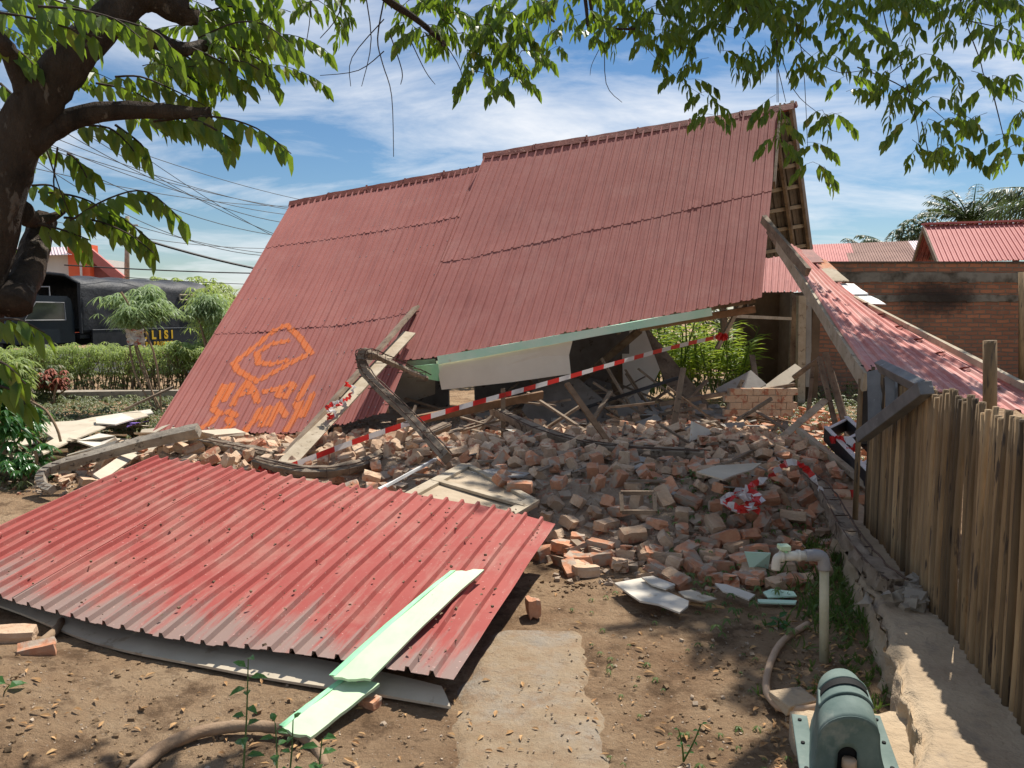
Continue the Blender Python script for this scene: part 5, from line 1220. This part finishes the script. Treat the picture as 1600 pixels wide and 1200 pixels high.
for pts in ([(1000, -80, 5.6), (980, 30, 5.6), (1010, 75, 5.6), (1057, 122, 5.4), (1100, 150, 5.0)], [(1000, 18, 4.4), (1080, 30, 4.4), (1150, 45, 4.4)], [(1180, 10, 4.5), (1210, 30, 4.5), (1213, 90, 4.5), (1214, 160, 4.5)],
            [(1214, 20, 4.5), (1216, 160, 4.5)], [(1214, 100, 4.5), (1228, 160, 4.5)], [(1180, -40, 4.5), (1240, 60, 4.5), (1300, 110, 4.5), (1350, 110, 4.5)], [(1365, -60, 4.6), (1385, 40, 4.6), (1410, 110, 4.6), (1432, 190, 4.6), (1436, 230, 4.6)],
            [(1340, 105, 4.6), (1400, 130, 4.6), (1450, 165, 4.6), (1480, 190, 4.6)], [(1490, -60, 4.7), (1505, 20, 4.7), (1530, 90, 4.7), (1545, 130, 4.7), (1600, 160, 4.7)], [(1545, 120, 4.7), (1560, 180, 4.7), (1570, 222, 4.7)],
            [(1213, 60, 4.5), (1240, 140, 4.5), (1280, 178, 4.5)], [(1240, 20, 4.5), (1255, 100, 4.5), (1262, 232, 4.5)], [(1500, 30, 4.7), (1570, 45, 4.7), (1600, 60, 4.7)], [(1440, 190, 4.6), (1452, 245, 4.6)], [(1410, 100, 4.6), (1370, 130, 4.6)],
            [(600, 0, 4.0), (590, 60, 4.0), (598, 100, 4.0), (612, 150, 4.0), (615, 245, 4.0)], [(565, -40, 3.9), (580, 60, 4.0), (565, 135, 4.0)], [(600, 80, 4.0), (560, 110, 4.0), (500, 118, 4.0)], [(600, 30, 4.0), (550, 90, 4.0), (548, 135, 4.0)],
            [(480, -60, 3.8), (485, 20, 3.8), (474, 90, 3.8)], [(945, 50, 4.4), (947, 130, 4.4), (972, 160, 4.4)], [(940, 70, 4.4), (925, 100, 4.4), (922, 118, 4.4)], [(870, -20, 4.3), (855, 60, 4.3), (858, 85, 4.3)], [(690, 60, 4.05), (720, 110, 4.1), (722, 150, 4.1)],
            [(690, 50, 4.05), (650, 60, 4.0)], [(610, 55, 4), (628, 110, 4), (626, 132, 4)], [(640, 60, 4), (664, 110, 4.05), (680, 132, 4.05)], [(540, -50, 3.8), (530, 20, 3.8), (500, 60, 3.8)], [(90, 230, 3.2), (85, 300, 3.3), (115, 345, 3.4)], [(72, 232, 3.1), (95, 300, 3.2), (118, 355, 3.3)]):
    hangtwig(pts)
def tuft(px, py, Y, L=.16, pairs=3, lf_=.098, yaw=None):
    a_ = yaw if yaw is not None else random.uniform(0, 6.283)
    if px > 1340: Y = Y * 1.38; L *= 1.38; lf_ *= 1.32
    elif px > 1090: Y = Y * 1.88; L *= 1.88; lf_ *= 1.75
    elif px > 855: Y *= 2.05; L *= 2.05; lf_ *= 1.9
    compound(lv, twg, P(px, py, Y) + V((0, 0, .04)), V((math.cos(a_), math.sin(a_) * .8, random.uniform(-.25, .35))), L, pairs, lf_, .9, .95)
    if random.random() < .6: compound(lv, twg, P(px, py, Y) + V((0, 0, .04)), V((math.cos(a_ + 2.4), math.sin(a_ + 2.4), .1)), L * .7, max(2, pairs - 1), lf_ * .9, 1.0, .95)
TUFT = [(870,58),(869,84),(907,34),(919,62),(938,30),(987,58),(1003,70),(965,40),(1025,112),(1062,125),(1075,135),(1090,115),(1107,102),(1102,155),(1115,172),(1108,190),(1125,90),(1147,102),(1175,90),(1190,95),(1195,75),(1210,98),(1160,70),(1082,78),(1060,72),(1040,62),(1088,50),(1112,50),(1130,42),(1207,24),(1225,52),(1238,52),(1212,160),(1215,180),(1216,205),(1214,225),
        (1265,30),(1287,42),(1322,32),(1338,48),(1350,62),(1257,92),(1280,92),(1300,98),(1317,75),(1257,118),(1322,130),(1322,155),(1360,122),(1362,160),(1372,74),(1387,125),(1387,150),(1392,172),(1405,160),(1412,45),(1424,55),(1410,85),(1424,92),(1445,98),(1465,115),(1470,132),(1440,145),(1457,165),(1480,40),(1490,55),(1515,48),(1537,56),(1500,140),(1517,125),(1537,150),(1550,132),(1572,135),(1487,190),(1507,195),(1527,195),(1542,190),(1420,200),(1450,200),(1467,205),(1425,232),(1430,248),(1467,240),(1485,238),(1502,248),(1555,225),(1575,228),(1587,240),(1577,255),(1597,185),(1285,184),(1300,188),(1315,188),(1260,234),(1277,240),(1270,265),(1287,272),(1575,48),(1562,76),(1292,4),(1325,4),(1400,12),(1445,8),(1515,2),(1545,6),(1585,20),(1598,100)]
for (px, py) in TUFT: tuft(px, py - 6, 4.5 + random.uniform(-.25, .25))
for _ in range(62):
    px = random.uniform(880, 1250); tuft(px, random.uniform(-40, 45) + 10 * math.sin(px * .02), random.uniform(4.1, 4.9), .2, 4)
for _ in range(22):
    px = random.uniform(1230, 1640); tuft(px, random.uniform(-30, 12), random.uniform(4.3, 4.9), .2, 4)
for (px, py) in ((640,55),(655,70),(668,60),(690,50),(705,40),(722,38),(738,120),(730,98),(745,132),(765,60),(780,70),(797,85),(808,118),(802,140),(815,100),(760,85),(825,70),(750,40),(778,30),(800,40),(835,55),(720,72),(735,60),(590,8),(520,15),(498,22),(546,50),(450,12),(455,40),(770,105),(790,50),(640,20),(670,15),(700,10),(745,8),(790,4),(820,15),(845,25),(860,10)):
    tuft(px, py - 8, random.uniform(3.9, 4.3), .18, 4, .095)
# long sprays of the near boughs
def spray(pts, Y, lf_=.10, pairs=None, dens=1.0):
    s_ = smooth_poly([P(p[0], p[1], Y) for p in pts], 4)
    L = sum((s_[k+1] - s_[k]).length for k in range(len(s_)-1)); n = pairs or int(L / .045 * dens)
    twg.tube(s_, [.006 * (1 - .7 * k / len(s_)) for k in range(len(s_))], 4, cap=False)
    for k in range(n + 1):
        t = (k + .3) / (n + 1); p = poly_at(s_, t); q = poly_at(s_, min(1, t + .03)); dd = (q - p).normalized() if (q - p).length > 1e-5 else V((1, 0, -1)); sd = dd.cross(V((0, 0, 1))).normalized()
        for sg in (-1, 1):
            ld = sd * sg * .45 + dd * .45 + V((0, 0, -.85)) + rdir() * .3
            lv.leaf(p, ld, lf_ * random.uniform(.8, 1.2), lf_ * .40, sd * sg * .7 + V((0, -.5, .6)) + rdir() * .3, .22, .1)
SPR = [([(240, 190), (330, 182), (400, 200), (455, 240)], 3.2), ([(200, 178), (270, 190), (330, 200), (375, 225)], 3.25), ([(120, 195), (170, 200), (200, 225), (215, 245)], 3.3), ([(180, 195), (220, 225), (235, 250)], 3.4), ([(300, 186), (340, 205), (360, 240)], 3.1),
       ([(310, 60), (370, 35), (420, 42), (470, 85)], 3.3), ([(330, 68), (380, 80), (420, 105), (440, 145)], 3.4), ([(300, 75), (350, 100), (370, 130), (378, 150)], 3.2), ([(320, 20), (360, 10), (400, 28), (430, 50)], 3.5), ([(280, 80), (320, 110), (335, 140)], 3.5),
       ([(270, 110), (310, 130), (325, 165)], 3.5), ([(180, 120), (220, 120), (270, 140), (320, 165)], 3.4), ([(150, 130), (200, 140), (240, 160)], 3.5), ([(0, 20), (60, 30), (110, 45), (160, 60)], 2.7), ([(60, 10), (120, 15), (180, 30), (220, 60)], 2.7), ([(150, 25), (200, 35), (250, 55), (285, 100)], 2.75),
       ([(-20, 60), (30, 80), (60, 110)], 2.9), ([(0, 130), (30, 160), (40, 190)], 3.4), ([(30, 10), (50, 50), (90, 60)], 3.4), ([(-20, 200), (20, 210), (40, 240)], 3.5), ([(60, 300), (110, 305), (150, 320), (190, 355)], 3.3), ([(110, 345), (170, 310), (230, 300), (290, 350)], 3.2), ([(100, 340), (150, 345), (200, 365), (240, 395)], 3.25),
       ([(60, 350), (100, 360), (140, 375)], 3.2), ([(50, 290), (80, 290), (110, 310)], 3.3), ([(150, 330), (190, 340), (240, 380)], 3.3), ([(105, 240), (120, 250), (140, 285)], 3.3), ([(100, 350), (130, 385), (140, 400)], 3.5), ([(20, 390), (45, 395), (55, 420)], 3.6), ([(-10, 500), (30, 500), (70, 520)], 2.6), ([(-20, 560), (10, 570), (40, 600)], 2.5), ([(-20, 600), (20, 610), (45, 640)], 2.6),
       ([(240, 95), (280, 95), (310, 115)], 3.6), ([(300, 30), (340, 40), (380, 60)], 3.6), ([(340, 90), (390, 100), (425, 125)], 3.3), ([(350, 50), (400, 60), (455, 75)], 3.5), ([(0, 0), (50, -10), (100, 5), (150, 20)], 2.9), ([(100, 0), (160, -5), (210, 20)], 3.3), ([(330, 0), (370, -10), (400, 15)], 3.5), ([(390, -20), (420, 0), (440, 30)], 3.6)]
for pts, Y in SPR: spray(pts, Y)
for _ in range(55):
    px, py = random.choice(((random.uniform(-40, 60), random.uniform(-20, 240)), (random.uniform(180, 330), random.uniform(40, 165)), (random.uniform(290, 430), random.uniform(-10, 110)), (random.uniform(-40, 250), random.uniform(-40, 30))))
    compound(lv, twg, P(px, py, random.uniform(3.3, 4.2)), V((random.uniform(-.5, 1), random.uniform(-.6, .6), .1)), .32, 7, .095, .8, .9)
# unseen leaf patches added above the view to shade rubble and tap
for (xa, xb, ya, yb, nn) in ((2.15, 4.3, 8.9, 11.4, 560), (3.3, 4.3, 7.0, 8.9, 190), (4.2, 5.0, 8.2, 9.6, 60)):
    for _ in range(nn):
        x = random.uniform(xa, xb); y = random.uniform(ya, yb); z = random.uniform(6.45, 7.1)
        compound(lv, None, V((x, y, z)), V((random.uniform(-1, 1), random.uniform(-1, 1), .1)), .5, 7, .17, .6, .45)
lv.build('crown', 'leaf', tree); tag(twg.build('twigs', 'twig', tree), kind='stuff')
# roots
for (lb, pts, r_) in (('thick surface root running from the left edge towards the red brick', [(-60, 1040, .03), (20, 1030, .03), (70, 1000, .03), (95, 975, .03), (98, 955, .0)], .028), ('long surface root crossing the dirt behind the seedlings', [(200, 1215, .02), (260, 1165, .03), (330, 1140, .03), (400, 1135, .035), (450, 1142, .03), (490, 1165, .02), (510, 1200, 0)], .026)):
    b = MB(); s_ = smooth_poly(GL(pts), 6); b.tube(s_, [r_ * (1 - .35 * k / len(s_)) for k in range(len(s_))], 9, .1); b.build('surface_root', 'root', tree, True)['label'] = lb

# ------------------------------------------------------------------ hedge, shrubs, undergrowth
random.seed(4)
def palmate(mb, c, r_, n=6, wd=.16, dr=.35):
    up = rdir(.3, 1)
    for k in range(n):
        a_ = 6.283 * k / n + random.uniform(-.3, .3); d = V((math.cos(a_), math.sin(a_), -dr)); mb.leaf(c, d, r_ * random.uniform(.8, 1.2), r_ * wd, V((0, 0, 1)), .1, .3)
hd = thing('hedge', 'waist high hedge of pale green finely divided leaves in front of the truck', 'hedge', (-10, 15.6, 0))
b = MB(); st = MB()
HA, HB = V((-14.0, 15.0, 0)), V((-3.9, 16.3, 0))
for _ in range(4300):
    t = random.random(); p = HA.lerp(HB, t) + V((0, random.uniform(-.6, .7), 0)); top = .90 + .16 * nz(p.x, 0, 1.1, 3) + .08 * nz(p.x, p.y, 4, 3)
    z = top * (1 - .62 * random.random() ** 1.7) + random.uniform(-.02, .14) * random.random(); palmate(b, V((p.x, p.y, z)), random.uniform(.09, .16), 6)
b.build('foliage', 'hedge', hd)
for _ in range(420):
    t = random.random(); p = HA.lerp(HB, t) + V((0, random.uniform(-.4, .4), 0)); st.tube([V((p.x, p.y, 0)), V((p.x + random.uniform(-.12, .12), p.y, .45)), V((p.x + random.uniform(-.25, .25), p.y + random.uniform(-.1, .1), .85))], [.012, .01, .006], 4, cap=False)
st.build('stems', 'wood', hd)
b = MB()
for _ in range(1500):
    t = random.random(); p = HA.lerp(HB, t) + V((0, random.uniform(-.8, .7), 0)); palmate(b, V((p.x, p.y, random.uniform(.05, .55))), random.uniform(.06, .12), 5, .3)
stuff('undergrowth', b, 'under_g', 'dry low weeds under and before the hedge', 'weeds')
b = MB()
for _ in range(3800):
    p = V((random.uniform(-11, -3.2), random.uniform(9.2, 14.6), 0)); palmate(b, V((p.x, p.y, random.uniform(.02, .14))), random.uniform(.05, .11), 5, .35)
for _ in range(700):
    p = V((random.uniform(-6.5, -4.4), random.uniform(6.8, 9.5), 0)); palmate(b, V((p.x, p.y, random.uniform(.0, .10))), random.uniform(.04, .09), 5, .35)
stuff('ground_cover', b, 'under_g', 'low green ground cover between the left heap and the hedge', 'weeds')
def shrub(label, base, top_c, rx, rz, n, leafm, lr, stems, name='shrub', pn=7, wd=.12, dr=.4):
    o = thing(name, label, 'shrub', base); b = MB()
    cc = [(lambda d: top_c + V((d.x * rx * .85, d.y * rx, d.z * rz * .85)))(rdir() * random.random() ** .4) for _k in range(11)]
    for _ in range(n):
        c = random.choice(cc) + V((random.gauss(0, rx * .19), random.gauss(0, rx * .22), random.gauss(0, rz * .17)))
        palmate(b, c, lr * random.uniform(.7, 1.2), pn, wd, dr)
    b.build('crown', leafm, o); b = MB()
    for _ in range(stems):
        e = top_c + rdir() * rx * .6; m_ = base.lerp(e, .5) + V((random.uniform(-.2, .2), 0, random.uniform(-.1, .1))); b.tube(smooth_poly([base + V((random.uniform(-.08, .08), 0, 0)), m_, e], 4), .016, 5, .1, cap=False)
    b.build('trunk', 'root', o); return o
Yb = 12.6
shrub('feathery pale green shrub standing before the truck, its crown over the hedge', G(252, 695, 0) * 0 + V((P(250, 600, 12.2).x, 12.2, 0)), P(203, 475, 12.4), .56, .37, 420, 'feather', .20, 4)
shrub('slim feathery shrub between the truck sign and the roof edge', V((P(318, 600, 13).x, 13, 0)), P(326, 488, 13.4), .34, .5, 200, 'feather', .20, 3)
shrub('bright green bushy tree beyond the truck tail', V((P(345, 500, 24).x, 24, 0)), P(345, 482, 24), 1.2, .95, 420, 'hedge', .34, 3, 'small_tree')
shrub('loose bright shrub hiding the tail of the truck next to the roof edge', V((P(352, 600, 16.5).x, 16.5, 0)), P(338, 492, 16.5), .62, .62, 260, 'hedge', .20, 4, wd=.2)
shrub('ragged shrub growing up out of the hedge under the truck sign', V((P(288, 600, 16.0).x, 16.0, 0)), P(290, 548, 16.0), .5, .26, 130, 'hedge', .17, 3, wd=.2)
shrub('low dark leafed bush behind the left debris with red leaves beside it', V((P(75, 620, 13.6).x, 13.6, 0)), P(75, 598, 13.6), .5, .35, 130, 'under_g', .13, 3, wd=.3)
shrub('small red leafed plant in front of the hedge', V((P(82, 620, 13.2).x, 13.2, 0)), P(84, 592, 13.2), .22, .28, 60, mat('red leaf', (0.20, 0.05, 0.03), (0.35, 0.09, 0.04), 9, .6, 0), .11, 2, wd=.3)
shrub('dark green bush with long leaves at the left edge before the debris', V((P(0, 720, 7.4).x, 7.4, 0)), P(10, 640, 7.4), .36, .50, 150, 'seedling', .16, 4, wd=.28)
shrub('taller bright leafy bush at the left edge in front of the hedge', V((P(18, 620, 11.0).x, 11.0, 0)), P(14, 585, 11.0), .42, .42, 200, 'hedge', .16, 4, wd=.2)
shrub('low weedy plant with small leaves under the left bush', V((P(40, 740, 7.1).x, 7.1, 0)), P(42, 715, 7.1), .26, .14, 60, 'seedling', .10, 2, wd=.3)
b = MB()
for _ in range(500):
    p = V((random.uniform(4.5, 7.2), random.uniform(12.5, 14.9), 0)); palmate(b, V((p.x, p.y, random.uniform(.0, .35) * sstep(12.5, 14.5, p.y))), random.uniform(.06, .12), 5, .35)
for _ in range(900):
    p = V((random.uniform(2.9, 6.5), random.uniform(7.6, 13.0), 0)); palmate(b, V((p.x, p.y, random.uniform(.0, .16))), random.uniform(.05, .10), 5, .35)
stuff('ground_cover', b, 'under_g', 'dark weeds growing at the foot of the old brick wall', 'weeds')
b = MB()
for _ in range(520): b.chunk(V((random.uniform(2.6, 5.0), random.uniform(7.0, 12.5), random.uniform(0, .08))), random.uniform(.03, .11))
stuff('brick_rubble', b, 'brick', 'broken brick lumps spread before the splintered posts and the brick wall', 'rubble')
b = MB()
for cx_, cy_, sp_, nn in ((-.9, 2.7, .35, 120), (-1.6, 2.6, .4, 130), (-.35, 2.35, .2, 60), (.95, 3.4, .2, 90), (.75, 2.9, .25, 60), (1.3, 3.0, .2, 60), (-2.0, 3.1, .3, 70), (.4, 4.4, .15, 90)):
    for _ in range(nn):
        x, y = random.gauss(cx_, sp_), random.gauss(cy_, sp_ * .6); r_ = random.uniform(.003, .010) if random.random() < .9 else .015; b.chunk(V((x, y, gz(x, y) + r_ * .3 + (.020 if (-.2 < x < .35 and y < 4.0) else 0))), r_)
stuff('dirt_clods', b, mat('dug soil', (0.14, 0.09, 0.05), (0.27, 0.18, 0.10), 20, .95, .4), 'dark clods of dug soil on the yard', 'soil')
b = MB()
for _ in range(60):
    p = V((random.uniform(-5.6, -3.1), random.uniform(7.0, 10.2), 0)); zz = gz(p.x, p.y) + heap(p.x, p.y) + random.uniform(.02, .22) * sstep(-6.0, -4.6, p.x)
    b.box(V((p.x, p.y, zz)), (random.uniform(.15, .6), random.uniform(.08, .22), .014), Matrix.Rotation(random.gauss(.3, .5), 3, 'Z') @ Matrix.Rotation(random.gauss(0, .25), 3, 'X') @ Matrix.Rotation(random.gauss(0, .2), 3, 'Y'), .02)
stuff('board_shards', b, 'board', 'jumble of cream board and lath pieces in the left debris heap', 'debris')
# bent bare branch in the left heap
b = MB(); b.tube(smooth_poly(PL([(95, 690, 7.6), (88, 668, 7.6), (72, 642, 7.7), (50, 628, 7.8), (30, 618, 7.9)]), 5), [.018, .014, .012, .01, .008] * 5 if False else .013, 6, .1); b.tube(PL([(55, 630, 7.8), (42, 612, 7.8), (36, 600, 7.8)]), .008, 5); b.tube(smooth_poly(PL([(72, 702, 7.5), (50, 680, 7.6), (22, 660, 7.6)]), 4), .010, 5)
tag(b.build('bare_branch', 'root', None, True), 'bent bare branch rising out of the left debris heap', 'branch')
b = MB(); b.grid(lambda u, v: G(198 + 34 * u, 668 - 12 * u * (1 - v) - 8 * v, .22 + .12 * nz(u * 3, v * 3, 1.5, 2) + .06 * math.sin(u * 3)), 10, 8)
tag(b.build('plastic_bag', 'purple', None, True), 'crumpled purple plastic sheet between the left boards and the roof edge', 'plastic sheet')
b = MB(); b.grid(lambda u, v: P(198 + 28*u, 515 + 26 * v, 12.0) + V((.05 * nz(u*4, v*4, 1, 3), .12 * nz(u*3, v*3, 1.2, 5), .06 * nz(u*5, v*2, 1, 9))), 8, 8)
tag(b.build('plastic_bag', 'plasticbag', None, False), 'crumpled pale rag with red print caught in the feathery shrub', 'rag')
# bright ginger plant in the ruin
gp = thing('ginger_plant', 'bright green long leafed plant glowing in the sun behind the rubble', 'plant', (3.0, 14.2, 0)); b = MB(); s2 = MB()
for _ in range(75):
    bx_ = V((random.uniform(2.5, 4.3), random.uniform(13.9, 14.9), .1)); lean = V((random.uniform(-.45, .45), random.uniform(-.35, .2), 1)).normalized(); H = random.uniform(.75, 1.45)
    s2.tube([bx_, bx_ + lean * H], .012, 4, cap=False)
    for k in range(12):
        p = bx_ + lean * H * (.35 + .65 * k / 12); a_ = random.choice((0, 3.14)) + random.uniform(-.7, .7); b.leaf(p, V((math.cos(a_), math.sin(a_) - .2, random.uniform(.25, 1.1))), random.uniform(.28, .42), .05, V((0, -.3, 1)), .15, .3)
b.build('foliage', 'ginger', gp); s2.build('stems', 'grass', gp)
# weeds and grass along the foundation
b = MB()
for _ in range(700):
    t = random.random(); c = poly_at(cl_pts, t); p = c + V((-abs(random.gauss(0, .18)) - .01, random.uniform(-.1, .1), 0)); h = random.uniform(.03, .11) * (1.2 if 3.6 < p.y < 5.5 else .6)
    if p.y < 3.0 and random.random() < .6: continue
    for k in range(4): b.leaf(V((p.x, p.y, gz(p.x, p.y))), V((random.gauss(0, .45), random.gauss(0, .45), 1)), h * random.uniform(.7, 1.2), .006 + .008 * random.random(), rdir(), .1, .5)
for _ in range(260):
    p = V((random.uniform(1.0, 2.1), random.uniform(3.6, 6.0), 0)); palmate(b, V((p.x, p.y, gz(p.x, p.y) + heap(p.x, p.y) + random.uniform(.02, .09))), random.uniform(.025, .05), 5, .4)
for _ in range(90):
    y = random.uniform(2.2, 4.4); p = V((random.uniform(.3, .45 * y), y, 0)); palmate(b, V((p.x, p.y, gz(p.x, p.y) + .02)), random.uniform(.012, .03), 5, .35)
stuff('weeds', b, 'grass', 'green weeds and grass tufts growing along the foundation wall', 'weeds')
b = MB()
for _ in range(1500):
    y = 1.9 + 3.0 * random.random() ** 1.2; x = random.uniform(-.72, .62) * y
    if under_front(x, y) and y > 3.3: continue
    if random.random() < .55: x = random.uniform(.35 * y, .48 * y)
    p = V((x, y, gz(x, y) + .008 + (.012 if (-.2 < x < .35 and y < 4.0) else 0))); a_ = random.uniform(0, 6.28); L = random.uniform(.012, .05)
    b.leaf(p, V((math.cos(a_), math.sin(a_), random.uniform(0, .25))), L, L * .4, V((0, 0, 1)) + rdir() * .3, .35, random.uniform(-.1, .3))
stuff('fallen_leaves', b, 'dry', 'dry brown and yellow leaves scattered on the dirt', 'leaves')
b = MB()
for _ in range(130):
    s, t = random.random(), random.random(); p = SF(s, t) + V((0, 0, .028)); a_ = random.uniform(0, 6.28); L = random.uniform(.008, .03); b.leaf(p, V((math.cos(a_), math.sin(a_), .1)), L, L * .5, V((0, 0, 1)), .3, .1)
for _ in range(170):
    s, t = random.random(), random.random() ** 1.5; b.chunk(SF(s, t) + V((0, 0, .024)), random.uniform(.003, .010))
stuff('leaf_litter', b, mat('litter', (0.10, 0.07, 0.045), (0.25, 0.17, 0.1), 30, .9, 0), 'bits of leaf and dirt lying on the fallen roof section', 'litter')
# seedlings in the foreground
def seedling(label, stems):
    o = thing('seedling', label, 'seedling', stems[0][0]); lfm = MB(); sm = MB()
    for (bp_, tip, nl, ll) in stems:
        s_ = smooth_poly([bp_, bp_.lerp(tip, .5) + V((.004, 0, .0)), tip], 5); sm.tube(s_, [.004 - .002 * k / len(s_) for k in range(len(s_))], 5)
        for k in range(nl):
            t = .25 + .75 * k / max(1, nl - 1); p = poly_at(s_, t); a_ = k * 2.4 + random.uniform(-.3, .3); lfm_up = .55 if t > .9 else .15
            d = V((math.cos(a_), math.sin(a_) * .8, lfm_up)); q = p + d * ll * .15; lfm.leaf(q, d, ll * random.uniform(.75, 1.1), ll * .5, V((0, -.4, 1)), .18, .35); sm.tube([p, q], .0015, 3, cap=False)
    lfm.build('leaves', 'seedling', o); sm.build('stem', 'grass', o)
seedling('tall glossy seedling in front of the curved board', [(G(378, 1235, 0), P(388, 1030, 2.62), 11, .055)])
seedling('short bushy seedling to the right of the tall one', [(G(432, 1230, 0), P(430, 1130, 2.6), 7, .05), (G(450, 1230, 0), P(458, 1125, 2.55), 4, .04)])
seedling('seedling with three broad leaves in front of the mint plank', [(G(490, 1240, 0), P(503, 1155, 2.5), 6, .06)])
seedling('thin weed sprout on the dirt in front of the path', [(G(1068, 1190, 0), G(1068, 1190, 0) + V((.06, 0, .14)), 6, .02), (G(1068, 1190, 0), G(1068, 1190, 0) + V((-.02, 0, .12)), 5, .02)])
seedling('bright small grassy sprout near the shadow edge before the tap', [(G(1215, 985, 0), G(1215, 985, 0) + V((0, 0, .06)), 9, .06)])
seedling('drooping dark leaves on a low shoot at the left edge', [(G(-20, 1110, 0), P(15, 1070, 2.9), 5, .09)])

# ------------------------------------------------------------------ palms and far trees on the right
random.seed(12)
def frond(mb, st, base, d, L, n=26, ll=.9, droop=1.3, wd=.05):
    d = V(d).normalized(); p = V(base); pts = [p.copy()]
    for k in range(10): d = (d + V((0, 0, -droop / 10))).normalized(); p = p + d * L / 10; pts.append(p.copy())
    st.tube(pts, [.05 * (1 - .08 * k) for k in range(11)], 4, cap=False)
    for k in range(n):
        t = .12 + .88 * k / n; p = poly_at(pts, t); q = poly_at(pts, min(1, t + .02)); dd = (q - p)
        dd = dd.normalized() if dd.length > 1e-6 else d; sd = dd.cross(V((0, 0, 1))).normalized()
        for sg in (-1, 1): mb.leaf(p, sd * sg + dd * .7 + V((0, 0, -.45)) + rdir() * .2, ll * (1 - .5 * abs(t - .4)), wd * 2, V((0, 0, 1)) + rdir() * .3, .1, .3)
def palm(label, c, L, nf, trunk_r=.22, ll=.9, wd=.05, droop=1.3, uplo=.1):
    o = thing('palm_tree', label, 'palm tree', (c.x, c.y, 0)); b = MB(); s = MB()
    for k in range(nf):
        a_ = 6.283 * k / nf + random.uniform(-.2, .2); frond(b, s, c, V((math.cos(a_), math.sin(a_), random.uniform(uplo, 1.6))), L * random.uniform(.8, 1.1), 28, ll, droop, wd)
    b.build('crown', 'palm', o); s.build('stalks', 'grass', o); b = MB(); b.tube([V((c.x, c.y, 0)), c], [trunk_r * 1.2, trunk_r], 9, .08); b.build('trunk', 'bark', o)
palm('large oil palm rising behind the right gable roof', P(1518, 350, 34), 2.4, 17, ll=.5, wd=.05, droop=.75, uplo=.75)
palm('small palm left of two, its tips showing above the long shed roof', P(1350, 396, 40), 1.7, 12, ll=.5, wd=.05, droop=1.1)
palm('small palm right of two above the long shed roof', P(1392, 392, 40), 2.0, 13, ll=.5, wd=.05, droop=1.1)
palm('coconut palm at the right edge with long spreading fronds', P(1680, 335, 26), 2.9, 16, ll=1.2, wd=.03, droop=1.1)
def bushtree(label, c, rx, rz, n, m='palm', lr=.3):
    o = thing('tree', label, 'tree', (c.x, c.y, 0)); b = MB()
    for _ in range(n):
        d = rdir() * random.random() ** .4; q = c + V((d.x * rx, d.y * rx, d.z * rz))
        if nz(q.x, q.z, .9, 3) < -.15: continue
        palmate(b, q, lr * random.uniform(.6, 1.2), 6, .35)
    b.build('crown', m, o); b = MB(); b.tube([V((c.x, c.y, 0)), c], .14, 7, .1); b.build('trunk', 'bark', o)
bushtree('dark bushy tree just left of the right gable roof', P(1448, 368, 32), 1.2, 1.1, 350)
bushtree('dark tree filling the gap between the palms at the right edge', P(1590, 362, 36), 2.6, .8, 420)
bushtree('distant green tree behind the truck tail, left of the roof edge', P(300, 462, 60), 3.5, 1.6, 420, 'hedge', .6)
bushtree('distant treetop showing under the cables', P(238, 445, 60), 1.2, .8, 120, 'hedge', .4)
b = MB()
for _ in range(1500):
    x = random.uniform(-4.5, 6.5); p = V((x, random.uniform(17, 18.6), random.uniform(0, 1.75 + .35 * nz(x, 0, .8, 4)))); palmate(b, p, random.uniform(.14, .26), 6, .3)
stuff('rear_thicket', b, 'under_g', 'thicket of leafy weeds seen through the gaps of the ruin', 'weeds')
bushtree('leafy trees seen through the gap in the ruin', P(720, 560, 26), 5.0, 1.6, 900, 'hedge', .4)
bushtree('green bush behind the ruin on its left side', P(560, 560, 22), 3.0, 1.4, 400, 'hedge', .35)
